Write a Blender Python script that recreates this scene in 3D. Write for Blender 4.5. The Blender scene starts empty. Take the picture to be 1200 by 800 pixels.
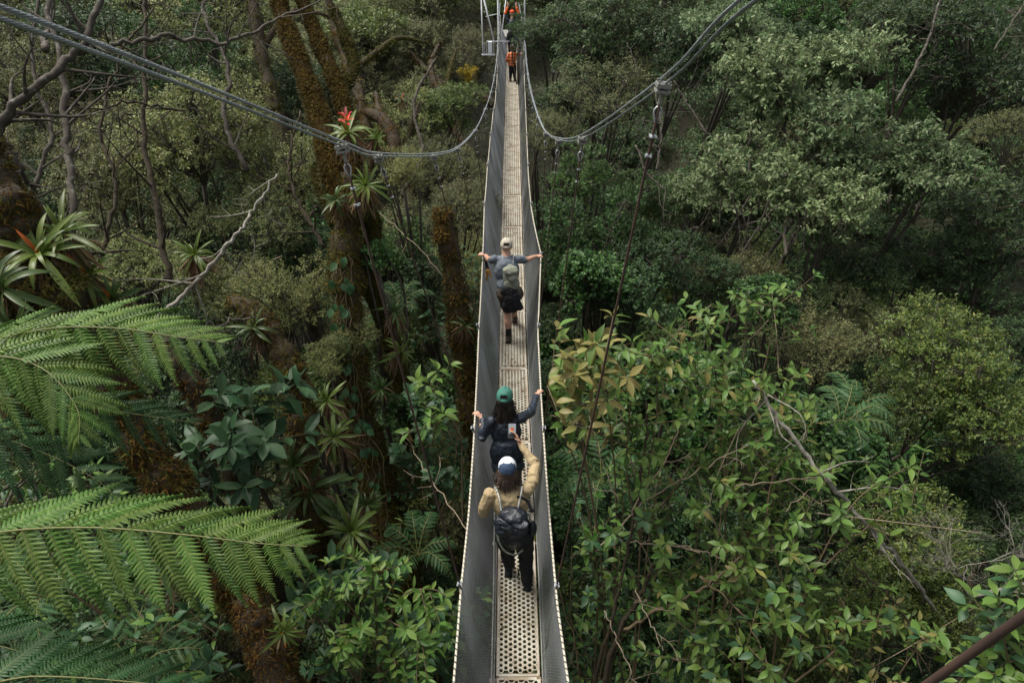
import bpy, math, random
import numpy as np
from mathutils import Vector, Matrix, Euler
random.seed(7); rng = np.random.default_rng(7)
SC = bpy.context.scene
COL = SC.collection
# ---------------------------------------------------------------- camera
PITCH = math.radians(36.0)
cam = bpy.data.cameras.new('camera'); cam.lens = 24.0; cam.sensor_width = 36.0
cam.clip_start = 0.05; cam.clip_end = 1500
camo = bpy.data.objects.new('camera', cam); COL.objects.link(camo)
camo.location = (0, 0, 0); camo.rotation_euler = (math.radians(90) - PITCH, 0, 0)
SC.camera = camo
# ---------------------------------------------------------------- light
SUN_EL, SUN_AZ = math.radians(62), math.radians(-60)   # azimuth measured from +Y towards +X
SC.view_settings.view_transform = 'Standard'; SC.view_settings.look = 'None'
SC.view_settings.exposure = 1.55; SC.view_settings.gamma = 1.0
SC.view_settings.use_curve_mapping = False
SC.cycles.max_bounces = 5; SC.cycles.diffuse_bounces = 3; SC.cycles.glossy_bounces = 2
SC.cycles.transmission_bounces = 3; SC.cycles.transparent_max_bounces = 6
SC.cycles.caustics_reflective = False; SC.cycles.caustics_refractive = False
world = bpy.data.worlds.new('World'); SC.world = world; world.use_nodes = True
nt = world.node_tree; bg = nt.nodes['Background']
sky = nt.nodes.new('ShaderNodeTexSky'); sky.sky_type = 'NISHITA'; sky.sun_disc = False
sky.sun_elevation = SUN_EL; sky.sun_rotation = SUN_AZ
sky.air_density = 1.0; sky.dust_density = 5.0; sky.ozone_density = 1.0
skh = nt.nodes.new('ShaderNodeHueSaturation'); skh.inputs['Saturation'].default_value = 0.3     # cloud cover
nt.links.new(sky.outputs[0], skh.inputs['Color']); nt.links.new(skh.outputs[0], bg.inputs[0]); bg.inputs[1].default_value = 0.078
sl = bpy.data.lights.new('sun', 'SUN'); sl.energy = 1.35; sl.angle = math.radians(24); sl.color = (1, 0.96, 0.87)
so = bpy.data.objects.new('sun', sl); COL.objects.link(so)
sd = Vector((math.sin(SUN_AZ) * math.cos(SUN_EL), math.cos(SUN_AZ) * math.cos(SUN_EL), math.sin(SUN_EL)))
so.rotation_euler = sd.to_track_quat('Z', 'Y').to_euler()

# ---------------------------------------------------------------- helpers
CP, SP = math.cos(PITCH), math.sin(PITCH)
def P(px, py, d):
    """a direction of the view and a distance in metres -> a point of the place"""
    t = (py - 400) / 800 * d
    return np.array([(px - 600) / 800 * d, d * CP - t * SP, -d * SP - t * CP])
def PY(px, py, Y):
    t = (py - 400) / 800
    return P(px, py, Y / (CP - t * SP))
def PZ(px, py, z):
    t = (py - 400) / 800
    return P(px, py, -z / (SP + t * CP))

def unit(v):
    v = np.asarray(v, float); n = np.linalg.norm(v, axis=-1, keepdims=True); return v / np.maximum(n, 1e-9)

class MB:
    """collects geometry and links it as ONE mesh object"""
    def __init__(s): s.v = []; s.f = {3: [], 4: []}; s.m = {3: [], 4: []}; s.n = 0
    def add(s, v, f, mi=0):
        v = np.asarray(v, float).reshape(-1, 3); 
        fs = f if isinstance(f, list) else [f]
        for a in fs:
            a = np.asarray(a, int)
            if len(a) == 0: continue
            k = a.shape[1]; s.f[k].append(a + s.n)
            m = np.full(len(a), mi) if np.isscalar(mi) else np.asarray(mi)
            s.m[k].append(m)
        s.v.append(v); s.n += len(v); return s
    def mesh(s, name, mats, base=None, smooth=True):
        v = np.concatenate(s.v) if s.v else np.zeros((0, 3))
        if base is not None: v = v - np.asarray(base)
        me = bpy.data.meshes.new(name)
        q = np.concatenate(s.f[4]) if s.f[4] else np.zeros((0, 4), int)
        t = np.concatenate(s.f[3]) if s.f[3] else np.zeros((0, 3), int)
        mi = np.concatenate((s.m[4] or [np.zeros(0, int)]) + (s.m[3] or [np.zeros(0, int)]))
        loops = np.concatenate([q.ravel(), t.ravel()]).astype(np.int32)
        starts = np.concatenate([np.arange(len(q)) * 4, len(q) * 4 + np.arange(len(t)) * 3]).astype(np.int32)
        me.vertices.add(len(v)); me.vertices.foreach_set('co', v.astype(np.float32).ravel())
        me.loops.add(len(loops)); me.loops.foreach_set('vertex_index', loops)
        me.polygons.add(len(starts)); me.polygons.foreach_set('loop_start', starts)
        me.polygons.foreach_set('material_index', mi.astype(np.int32))
        me.polygons.foreach_set('use_smooth', np.full(len(starts), smooth))
        for m in (mats if isinstance(mats, (list, tuple)) else [mats]): me.materials.append(m)
        me.update(calc_edges=True); me.validate()
        return me

def link(name, data, parent=None, mat=None, label=None, cat=None, group=None, kind=None):
    o = bpy.data.objects.new(name, data); COL.objects.link(o)
    if parent is not None: o.parent = parent
    if mat is not None: o.matrix_local = mat
    if label: o['label'] = label
    if cat: o['category'] = cat
    if group: o['group'] = group
    if kind: o['kind'] = kind
    return o
def thing(name, label, cat, loc=(0, 0, 0), group=None):
    o = link(name, None, label=label, cat=cat, group=group); o.location = Vector([float(c) for c in loc]); o.empty_display_size = .1
    return o
def loc_of(o):
    v = np.zeros(3)
    while o is not None: v = v + np.array(o.location); o = o.parent
    return v
def build(mb, name, mats, parent=None, smooth=True, **k):
    """mesh given in world coordinates, parented to an unrotated Empty"""
    return link(name, mb.mesh(name, mats, None if parent is None else loc_of(parent), smooth), parent, **k)
def frame_mat(pos, d, n, s=1.0):
    d = Vector([float(c) for c in d]).normalized(); n = Vector([float(c) for c in n]); y = n.cross(d)
    if y.length < 1e-5: y = Vector((0, 1, 0)).cross(d)
    y.normalize(); z = d.cross(y)
    sx, sy, sz = (s, s, s) if np.isscalar(s) else s
    M = Matrix(((d.x * sx, y.x * sy, z.x * sz, pos[0]), (d.y * sx, y.y * sy, z.y * sz, pos[1]), (d.z * sx, y.z * sy, z.z * sz, pos[2]), (0, 0, 0, 1)))
    return M

def spline(pts, n):
    """Catmull-Rom through rows of pts (any number of columns)"""
    p = np.asarray(pts, float); p = np.vstack([2 * p[0] - p[1], p, 2 * p[-1] - p[-2]])
    m = len(p) - 3; out = []
    for u in np.linspace(0, m - 1e-6, n):
        i = int(u); t = u - i; a, b, c, d = p[i], p[i + 1], p[i + 2], p[i + 3]
        out.append(.5 * (2 * b + (c - a) * t + (2 * a - 5 * b + 4 * c - d) * t * t + (3 * b - a - 3 * c + d) * t ** 3))
    return np.array(out)

def tube(pts, r, sides=8, cap=True, lump=0, flat=1.0, r_=rng):
    p = np.asarray(pts, float); n = len(p); r = np.broadcast_to(np.asarray(r, float), (n,))
    T = np.gradient(p, axis=0); T = unit(T)
    up = np.array([0, 0, 1.]) if abs(T[0][2]) < .9 else np.array([1., 0, 0])
    N = []; nv = unit(np.cross(np.cross(T[0], up), T[0]))
    for i in range(n):
        nv = nv - T[i] * np.dot(nv, T[i]); nv = unit(nv); N.append(nv)
    N = np.array(N); B = np.cross(T, N)
    a = np.arange(sides) / sides * 2 * math.pi
    rr = r[:, None] * (1 + lump * r_.uniform(-1, 1, (n, sides)))
    v = p[:, None] + (N[:, None] * np.cos(a)[None, :, None] + B[:, None] * (np.sin(a) * flat)[None, :, None]) * rr[..., None]
    i = np.arange(n - 1)[:, None] * sides; j = np.arange(sides)[None]; k = (j + 1) % sides
    f = np.stack([i + j, i + k, i + sides + k, i + sides + j], -1).reshape(-1, 4)
    v = v.reshape(-1, 3); fs = [f]
    if cap:
        v = np.vstack([v, p[0], p[-1]]); c0, c1 = n * sides, n * sides + 1
        jj = np.arange(sides); kk = (jj + 1) % sides
        fs.append(np.vstack([np.stack([kk, jj, np.full(sides, c0)], -1), np.stack([(n - 1) * sides + jj, (n - 1) * sides + kk, np.full(sides, c1)], -1)]))
    return v, fs

def box(c, s, R=None):
    v = np.array([[x, y, z] for x in (-.5, .5) for y in (-.5, .5) for z in (-.5, .5)]) * np.asarray(s)
    if R is not None: v = v @ np.array(R).T
    return v + np.asarray(c), np.array([[0, 1, 3, 2], [4, 6, 7, 5], [0, 4, 5, 1], [2, 3, 7, 6], [0, 2, 6, 4], [1, 5, 7, 3]])
def beam(a, b, w, h=None):
    a = np.asarray(a, float); b = np.asarray(b, float); h = h or w; t = unit(b - a)
    s = unit(np.cross(t, [0, 0, 1.] if abs(t[2]) < .95 else [0, 1., 0])); u = np.cross(s, t)
    c = np.array([[-1, -1], [1, -1], [1, 1], [-1, 1]]) * .5
    v = np.vstack([p + s * cc[0] * w + u * cc[1] * h for p in (a, b) for cc in c])
    return v, np.array([[0, 3, 2, 1], [4, 5, 6, 7], [0, 1, 5, 4], [1, 2, 6, 5], [2, 3, 7, 6], [3, 0, 4, 7]])
def ellip(c, r, R=None, nu=14, nv=9, v0=0.0, v1=math.pi):
    ph = np.linspace(v0, v1, nv); th = np.arange(nu) / nu * 2 * math.pi
    v = np.stack([np.sin(ph)[:, None] * np.cos(th), np.sin(ph)[:, None] * np.sin(th), np.cos(ph)[:, None] * np.ones(nu)], -1).reshape(-1, 3) * np.asarray(r)
    if R is not None: v = v @ np.array(R).T
    i = np.arange(nv - 1)[:, None] * nu; j = np.arange(nu)[None]; k = (j + 1) % nu
    return v + np.asarray(c), np.stack([i + j, i + nu + j, i + nu + k, i + k], -1).reshape(-1, 4)

# ---------------------------------------------------------------- materials
def newmat(name):
    m = bpy.data.materials.new(name); m.use_nodes = True; nt = m.node_tree
    return m, nt, nt.nodes['Principled BSDF'], nt.nodes['Material Output']
def ramp(nt, fac, cols):
    r = nt.nodes.new('ShaderNodeValToRGB'); e = r.color_ramp.elements
    while len(e) < len(cols): e.new(.5)
    for i, c in enumerate(cols):
        pos, cc = c if len(c) == 2 else (i / (len(cols) - 1), c)
        e[i].position = pos; e[i].color = (*cc, 1)
    nt.links.new(fac, r.inputs[0]); return r.outputs[0]
def noise(nt, scale, detail=4, coord='Object', rough=.55):
    tc = nt.nodes.new('ShaderNodeTexCoord'); n = nt.nodes.new('ShaderNodeTexNoise')
    n.inputs['Scale'].default_value = scale; n.inputs['Detail'].default_value = detail; n.inputs['Roughness'].default_value = rough
    nt.links.new(tc.outputs[coord], n.inputs['Vector']); return n
def bump(nt, b, h, strength=.4, dist=.01):
    bp = nt.nodes.new('ShaderNodeBump'); bp.inputs['Strength'].default_value = strength; bp.inputs['Distance'].default_value = dist
    nt.links.new(h, bp.inputs['Height']); nt.links.new(bp.outputs[0], b.inputs['Normal'])
def surf(name, cols, rough=.7, scale=6, metal=0, bs=.3, bd=.005, bscale=None, spec=.5, coord='Object'):
    m, nt, b, _ = newmat(name); n = noise(nt, scale, 6, coord)
    nt.links.new(ramp(nt, n.outputs[0], cols), b.inputs['Base Color'])
    b.inputs['Roughness'].default_value = rough; b.inputs['Metallic'].default_value = metal
    b.inputs['Specular IOR Level'].default_value = spec
    n2 = noise(nt, bscale or scale * 4, 5, coord); bump(nt, b, n2.outputs[0], bs, bd)
    return m
def leafmat(name, cols, rough=.45, trans=.25, under=(.14, .17, .10), under_mix=.5, spec=.28):
    """each leaf its own tint, paler underside, some light passing through"""
    m, nt, b, out = newmat(name); L = nt.links
    g = nt.nodes.new('ShaderNodeNewGeometry'); oi = nt.nodes.new('ShaderNodeObjectInfo')
    c = ramp(nt, g.outputs['Random Per Island'], cols)
    hs = nt.nodes.new('ShaderNodeHueSaturation')
    mr = nt.nodes.new('ShaderNodeMapRange'); mr.inputs[3].default_value = .72; mr.inputs[4].default_value = 1.25
    L.new(oi.outputs['Random'], mr.inputs[0]); L.new(mr.outputs[0], hs.inputs['Value'])
    mh = nt.nodes.new('ShaderNodeMapRange'); mh.inputs[3].default_value = .485; mh.inputs[4].default_value = .515
    mm = nt.nodes.new('ShaderNodeMath'); mm.operation = 'FRACT'; m7 = nt.nodes.new('ShaderNodeMath'); m7.operation = 'MULTIPLY'; m7.inputs[1].default_value = 7.13
    L.new(oi.outputs['Random'], m7.inputs[0]); L.new(m7.outputs[0], mm.inputs[0]); L.new(mm.outputs[0], mh.inputs[0]); L.new(mh.outputs[0], hs.inputs['Hue'])
    L.new(c, hs.inputs['Color'])
    mx = nt.nodes.new('ShaderNodeMix'); mx.data_type = 'RGBA'; mx.inputs[7].default_value = (*under, 1)
    mb = nt.nodes.new('ShaderNodeMath'); mb.operation = 'MULTIPLY'; mb.inputs[1].default_value = under_mix
    L.new(g.outputs['Backfacing'], mb.inputs[0]); L.new(mb.outputs[0], mx.inputs[0]); L.new(hs.outputs[0], mx.inputs[6])
    L.new(mx.outputs[2], b.inputs['Base Color']); b.inputs['Roughness'].default_value = rough
    b.inputs['Specular IOR Level'].default_value = spec
    tr = nt.nodes.new('ShaderNodeBsdfTranslucent'); ms = nt.nodes.new('ShaderNodeMixShader'); ms.inputs[0].default_value = trans
    h2 = nt.nodes.new('ShaderNodeHueSaturation'); h2.inputs['Value'].default_value = 1.3; h2.inputs['Saturation'].default_value = 1.1
    L.new(mx.outputs[2], h2.inputs['Color']); L.new(h2.outputs[0], tr.inputs['Color'])
    L.new(b.outputs[0], ms.inputs[1]); L.new(tr.outputs[0], ms.inputs[2]); L.new(ms.outputs[0], out.inputs[0])
    return m
M = {}
M['olive'] = leafmat('olive_small_leaves', [(.032, .054, .01), (.068, .1, .018), (.12, .15, .034), (.21, .225, .075), (.16, .14, .04)], .5, under=(.2, .2, .13))
M['pale'] = leafmat('grey_green_leaves', [(.035, .07, .022), (.075, .125, .042), (.125, .175, .07), (.21, .25, .125)], .5, under=(.2, .21, .15))
M['glossy'] = leafmat('glossy_green_leaves', [(.014, .04, .009), (.026, .072, .015), (.046, .108, .021), (.09, .16, .036)], .42, under=(.1, .14, .08))
M['dark'] = leafmat('dark_green_leaves', [(.009, .024, .008), (.018, .046, .013), (.034, .072, .018), (.075, .115, .034)], .48, under=(.08, .1, .06))
M['grey'] = leafmat('fine_grey_leaves', [(.032, .052, .012), (.075, .1, .026), (.13, .15, .05), (.21, .215, .1), (.1, .065, .024)], .55, under=(.18, .17, .12))
M['moist'] = leafmat('yellow_green_leaves', [(.022, .045, .009), (.045, .08, .015), (.08, .115, .022), (.15, .165, .036)], .4, under=(.13, .15, .07))
M['broad'] = leafmat('broad_shrub_leaves', [(.03, .072, .013), (.06, .12, .022), (.1, .17, .035), (.175, .215, .05)], .45, under=(.13, .18, .1), trans=.3)
M['broad_y'] = leafmat('yellowed_shrub_leaves', [(.1, .13, .03), (.16, .165, .045), (.2, .175, .055), (.15, .09, .025)], .45, under=(.2, .18, .09), trans=.3)
M['blue'] = leafmat('blue_green_leaves', [(.018, .052, .02), (.036, .085, .034), (.06, .12, .05)], .45, under=(.12, .16, .12))
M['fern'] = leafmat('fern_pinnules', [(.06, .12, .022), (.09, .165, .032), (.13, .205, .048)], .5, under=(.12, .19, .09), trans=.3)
M['fern_dark'] = leafmat('fern_pinnules_painted_shade', [(.03, .08, .024), (.045, .105, .034)], .5, under=(.09, .15, .08), trans=.25)  # darker copy of the fern green, shade put into the colour
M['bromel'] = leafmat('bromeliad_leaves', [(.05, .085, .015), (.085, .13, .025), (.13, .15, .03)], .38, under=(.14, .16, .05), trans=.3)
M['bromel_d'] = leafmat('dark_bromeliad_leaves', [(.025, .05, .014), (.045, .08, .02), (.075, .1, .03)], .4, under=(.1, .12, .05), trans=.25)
M['red'] = leafmat('red_bracts', [(.55, .03, .015), (.7, .06, .03)], .45, under=(.6, .1, .08), trans=.3)
M['pink'] = leafmat('pink_bracts', [(.5, .12, .12), (.6, .2, .18)], .5, under=(.5, .2, .2))
M['orange'] = leafmat('orange_leaves', [(.4, .13, .01), (.3, .07, .01)], .5)
M['dry'] = leafmat('dry_leaves', [(.1, .055, .025), (.16, .1, .05), (.24, .17, .1), (.06, .035, .02)], .8, under=(.15, .1, .06), trans=.1, spec=.2)
M['mossb'] = leafmat('brown_moss_tufts', [(.022, .013, .004), (.055, .032, .009), (.11, .06, .014), (.08, .065, .014)], .9, trans=.15, spec=.1)
M['mossg'] = leafmat('green_moss_tufts', [(.018, .018, .005), (.045, .046, .009), (.08, .082, .014), (.05, .03, .008)], .9, trans=.15, spec=.1)
M['mossy'] = leafmat('mustard_moss_tufts', [(.12, .08, .01), (.22, .14, .015), (.16, .11, .02)], .9, trans=.15, spec=.1)
M['bark'] = surf('mossy_bark', [(.008, .006, .003), (.022, .015, .007), (.04, .028, .011), (.028, .032, .01)], .9, 5, bs=.9, bd=.02, bscale=22)
M['bark_d'] = surf('dark_wet_bark', [(.025, .02, .014), (.06, .05, .036), (.12, .105, .08)], .85, 8, bs=.8, bd=.01, bscale=30)
M['lichen'] = surf('lichen_bark', [(0.0, (.02, .016, .011)), (.45, (.045, .036, .026)), (.6, (.065, .055, .042)), (.72, (.22, .205, .175))], .9, 14, bs=.6, bd=.006, bscale=50)
M['palebark'] = surf('pale_lichen_bark', [(.05, .04, .03), (.13, .115, .09), (.3, .28, .24), (.1, .085, .06)], .9, 12, bs=.6, bd=.006, bscale=50)
M['stem'] = surf('thin_stem', [(.06, .04, .02), (.1, .07, .035), (.09, .09, .04)], .7, 10)
M['twig'] = surf('dry_twig', [(.16, .12, .08), (.28, .22, .15)], .8, 12)
M['rachis'] = surf('fern_rachis', [(.1, .13, .03), (.13, .11, .035)], .6, 12)
M['soil'] = surf('forest_floor', [(.008, .007, .004), (.022, .018, .01), (.03, .035, .012), (.05, .035, .018)], .95, 1.5, bs=1, bd=.08, bscale=6, coord='Object')
def cablemat(name, cols, rough, metal, scale=160):
    m, nt, b, _ = newmat(name); tc = nt.nodes.new('ShaderNodeTexCoord')
    n = noise(nt, 9, 6)
    nt.links.new(ramp(nt, n.outputs[0], cols), b.inputs['Base Color'])
    b.inputs['Roughness'].default_value = rough; b.inputs['Metallic'].default_value = metal
    n2 = noise(nt, scale, 2); bump(nt, b, n2.outputs[0], .4, .002); return m
M['cable'] = cablemat('galvanised_wire_rope', [(.16, .18, .19), (.3, .33, .35), (.45, .48, .5)], .42, .35)
M['rust'] = cablemat('rusted_wire_rope', [(.02, .012, .009), (.05, .028, .02), (.09, .045, .028)], .75, .1)
M['galv'] = cablemat('galvanised_fittings', [(.2, .21, .21), (.38, .4, .41), (.55, .57, .58)], .4, .3)
M['grime'] = cablemat('weathered_fittings', [(.1, .095, .08), (.2, .2, .18), (.34, .34, .32)], .6, .2)
M['net'] = surf('wire_net', [(0.0, (.09, .1, .085)), (.4, (.2, .21, .2)), (.6, (.3, .31, .315)), (1.0, (.38, .39, .4))], .5, 1.1, metal=.1, bs=0)
M['deck'] = surf('weathered_deck_paint', [(0.0, (.12, .07, .04)), (.36, (.24, .18, .12)), (.46, (.36, .32, .245)), (.62, (.46, .43, .35)), (1.0, (.52, .5, .43))], .65, 3.5, bs=.3, bd=.002, bscale=60)
M['deckside'] = surf('rust_stained_flange', [(.2, .12, .08), (.38, .3, .24), (.48, .42, .36)], .7, 9, bs=.3, bd=.002)
M['rope'] = surf('pale_rail_rope', [(.25, .22, .16), (.5, .46, .36), (.62, .58, .48)], .8, 18, bs=.4, bd=.003)
M['lace'] = surf('dark_lacing', [(.02, .02, .02), (.06, .06, .06)], .7, 20)
M['whitesteel'] = surf('white_painted_steel', [(.5, .52, .53), (.7, .72, .73), (.78, .79, .8)], .5, 4, bs=.1)
def cloth(name, c, rough=.8, var=.35, scale=9, spec=.3):
    c = np.array(c); return surf(name, [tuple(c * (1 - var)), tuple(c), tuple(np.minimum(c * (1 + var), 1))], rough, scale, bs=.9, bd=.018, bscale=14, spec=spec)
M['skin'] = surf('skin', [(.36, .19, .12), (.45, .25, .17), (.5, .29, .2)], .5, 14, bs=.05)
M['hair'] = surf('dark_hair', [(.008, .006, .005), (.022, .014, .01)], .5, 30, bs=.8, bd=.01, bscale=60)
M['hairb'] = surf('brown_hair', [(.03, .018, .012), (.06, .038, .025)], .55, 30, bs=.8, bd=.01, bscale=60)
M['tan'] = cloth('tan_shirt_cloth', (.36, .275, .155))
M['black'] = cloth('black_trouser_cloth', (.012, .012, .014))
M['navy'] = cloth('navy_jacket_cloth', (.012, .018, .03), .5, spec=.5)
M['packn'] = cloth('black_pack_nylon', (.011, .014, .02), .42, spec=.4)
M['navycap'] = cloth('navy_cap_cloth', (.035, .06, .11), var=.2)
M['whitecap'] = cloth('white_cap_cloth', (.6, .62, .66), var=.08)
M['greencap'] = cloth('green_cap_cloth', (.045, .16, .12), var=.18)
M['khakicap'] = cloth('beige_cap_cloth', (.42, .38, .3), var=.15)
M['greyshirt'] = cloth('grey_shirt_cloth', (.12, .14, .165), var=.22)
M['shorts'] = cloth('brown_shorts_cloth', (.055, .042, .032))
M['sage'] = cloth('sage_pack_cloth', (.2, .21, .16), var=.25)
M['strap'] = cloth('pale_webbing', (.42, .43, .4), var=.15)
M['shoe'] = cloth('brown_shoe', (.05, .035, .025)); M['shoed'] = cloth('dark_shoe', (.018, .02, .024))
M['hivis'] = cloth('orange_cloth', (.6, .12, .02), var=.15)
M['darkblue'] = cloth('blue_cloth', (.02, .05, .16)); M['cork'] = cloth('cork_grip', (.45, .24, .07))
M['redhelm'] = cloth('red_hat_cloth', (.65, .08, .03), var=.15)
M['glass'] = surf('phone_screen', [(.25, .3, .33), (.4, .42, .45)], .15, 30, bs=0); M['yellow'] = cloth('yellow_cord', (.5, .5, .05))

# ---------------------------------------------------------------- terrain
def ground_z(x, y):
    x = np.asarray(x, float); y = np.asarray(y, float)
    z = np.interp(y, [-30, -6, 0, 4, 8, 16, 24, 33, 48, 70, 110, 200, 420], [4, -3, -8.5, -11.5, -13, -14.5, -12.5, -9, -5.5, 3, 22, 60, 120])
    z = z + np.clip(np.abs(x) - 6, 0, 60) * np.where(x > 0, .22, .26) * np.where(y < 30, 1, .6)
    z = z + .5 * np.sin(x * .5 + y * .31) + .35 * np.sin(x * 1.1 - y * .8) + .3 * np.sin(y * 1.4 + x * .2)
    return z
def gz(x, y): return float(ground_z(x, y))
def axis(a, b, fine0, fine1, st):
    return np.unique(np.concatenate([np.linspace(a, fine0, 14), np.arange(fine0, fine1, st), np.linspace(fine1, b, 14)]))
xs = axis(-420, 420, -30, 30, .6); ys = axis(-60, 420, -6, 60, .6)
X, Y = np.meshgrid(xs, ys); Zg = ground_z(X, Y)
mb = MB(); nx = len(xs); i = np.arange(len(ys) - 1)[:, None] * nx; j = np.arange(nx - 1)[None]
mb.add(np.stack([X, Y, Zg], -1), np.stack([i + j, i + j + 1, i + nx + j + 1, i + nx + j], -1).reshape(-1, 4))
build(mb, 'ground', M['soil'], kind='structure')

# ---------------------------------------------------------------- leaves
def leaf_shape(kind, w=.45):
    """template along +X, length 1, normal +Z"""
    if kind == 'kite':
        v = [(0, 0, 0), (.45, -w / 2, .04), (1, 0, -.08), (.45, w / 2, .04)]; return np.array(v), np.array([[0, 1, 2], [0, 2, 3]])
    if kind == 'oval':
        v = [(0, 0, 0), (.25, -w * .42, .03), (.65, -w * .46, .0), (1, 0, -.12), (.65, w * .46, .0), (.25, w * .42, .03), (.45, 0, -.04)]
        return np.array(v), np.array([[0, 1, 6], [1, 2, 6], [2, 3, 6], [3, 4, 6], [4, 5, 6], [5, 0, 6]])
    if kind == 'blade':
        v = [(0, -w * .3, 0), (0, w * .3, 0), (.5, -w / 2, .12), (.5, w / 2, .12), (1, 0, 0)]
        return np.array(v), np.array([[0, 2, 3], [0, 3, 1], [2, 4, 3]])
    if kind == 'tri':
        return np.array([(0, -w / 2, 0), (0, w / 2, 0), (1, 0, 0)]), np.array([[0, 2, 1]])
def put_leaves(mb, pos, d, n, size, tpl, wid=1.0, mi=0):
    
    tv, tf = tpl; pos = np.asarray(pos); N = len(pos)
    if N == 0: return
    d = unit(d); y = unit(np.cross(n, d) + 1e-6); z = np.cross(d, y); size = np.broadcast_to(size, (N,))
    v = pos[:, None] + size[:, None, None] * (d[:, None] * tv[None, :, 0:1] + y[:, None] * (tv[None, :, 1:2] * wid) + z[:, None] * tv[None, :, 2:3])
    f = (np.arange(N) * len(tv))[:, None, None] + tf[None]
    mi = np.repeat(mi, len(tf)) if not np.isscalar(mi) else mi
    mb.add(v.reshape(-1, 3), f.reshape(-1, 3), mi)
def rnd_dir(n, g=rng): return unit(g.normal(size=(n, 3)))

# one leafy crown: lobes -> sprays -> leaves; the frame is centred on the crown
def crown_mesh(name, mat, seed, R=1.8, flat=.75, nlobe=14, nspray=820, nleaf=13, L=.08, w=.45, shape='kite', spray=.28, up=.5, droop=.25, layered=0, twigs=True):
    g = np.random.default_rng(seed); mb = MB()
    lc = rnd_dir(nlobe, g) * (g.uniform(.35, 1, nlobe) ** .6)[:, None] * R * .78; lc[:, 2] *= flat
    lr = g.uniform(.24, .48, nlobe) * R
    pick = g.choice(nlobe, nspray, p=lr ** 2 / np.sum(lr ** 2))
    u = rnd_dir(nspray, g); u[:, 2] = np.where(g.uniform(size=nspray) < .7, np.abs(u[:, 2]), u[:, 2]); rad = g.uniform(.25, 1, nspray) ** .45
    c = lc[pick] + u * (rad * lr[pick])[:, None] * np.array([1, 1, .72])
    if layered: c[:, 2] = np.round(c[:, 2] / layered + .3 * np.sin(c[:, 0] * 2 + c[:, 1] * 3)) * layered + g.normal(0, .05, nspray)
    out = unit(u + .5 * unit(c + 1e-6) + np.array([0, 0, up * .6]) + g.normal(0, .3, (nspray, 3)))
    if layered: out[:, 2] *= .35; out = unit(out)
    if twigs:
        ln = spray * g.uniform(.7, 1.3, nspray)
        a = c - out * ln[:, None] * .6; b = c + out * ln[:, None] * .5; s = unit(np.cross(out, g.normal(size=(nspray, 3)))) * .004
        v = np.stack([a - s, a + s, b], 1).reshape(-1, 3); mb.add(v, np.arange(nspray * 3).reshape(-1, 3), 1)
        for k in range(nlobe):
            pp = spline(np.array([[0, 0, -R * .5], lc[k] * .5 + [0, 0, -.12 * R], lc[k], lc[k] * 1.05 + g.normal(0, .1, 3)]), 7)
            v, f = tube(pp, np.linspace(.035, .008, 7) * R / 1.8, 5, False); mb.add(v, f, 1)
            for q in range(7):
                e = lc[k] + rnd_dir(1, g)[0] * lr[k] * .85; mid = (lc[k] + e) / 2 + g.normal(0, .06, 3)
                v, f = tube(np.array([pp[3 + q % 3], mid, e]), [.014, .009, .003], 3, False); mb.add(v, f, 1)
    k = nspray * nleaf; ci = np.repeat(np.arange(nspray), nleaf)
    t = g.uniform(-.3, 1, k); sp = np.cross(out[ci], rnd_dir(k, g)); sp = unit(sp)
    pos = c[ci] + out[ci] * (t * spray * .6)[:, None] + sp * (g.uniform(0, .35, k) * spray * .35)[:, None]
    d = unit(out[ci] * .7 + sp * 1.0 + np.array([0, 0, -droop]) + g.normal(0, .2, (k, 3)))
    nrm = unit(np.array([0, 0, 1.]) + out[ci] * .35 + g.normal(0, .34, (k, 3)))
    put_leaves(mb, pos, d, nrm, L * g.uniform(.6, 1.25, k), leaf_shape(shape, w))
    return mb.mesh(name, [mat, M['bark_d']], smooth=False)

SPEC = {}
def species(key, n, mat, **k): SPEC[key] = [crown_mesh('crown', mat, 100 + 17 * len(SPEC) + q, **k) for q in range(n)]
species('olive', 3, M['olive'], L=.066, nspray=900, nleaf=14, w=.45, R=1.7, up=.6)
species('pale', 3, M['pale'], L=.135, nspray=560, nleaf=11, w=.46, R=1.8, flat=.6, layered=.32, shape='oval', spray=.34, droop=.1)
species('glossy', 2, M['glossy'], L=.09, nspray=760, nleaf=13, w=.45, R=1.5, flat=1.15, up=1.2, droop=-.2, shape='oval', spray=.22)
species('dark', 3, M['dark'], L=.11, nspray=700, nleaf=12, w=.42, R=1.8)
species('grey', 3, M['grey'], L=.075, nspray=850, nleaf=13, w=.4, R=1.8, flat=.7)
species('moist', 2, M['moist'], L=.08, nspray=800, nleaf=13, w=.42, R=1.6, flat=.7, up=.9, droop=0, shape='oval')
species('bush', 2, M['glossy'], L=.1, nspray=400, nleaf=12, w=.6, R=1.1, flat=.8, shape='oval')
SIZE = dict(olive=1.7, pale=1.8, glossy=1.5, dark=1.8, grey=1.8, moist=1.6, bush=1.1)

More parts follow.
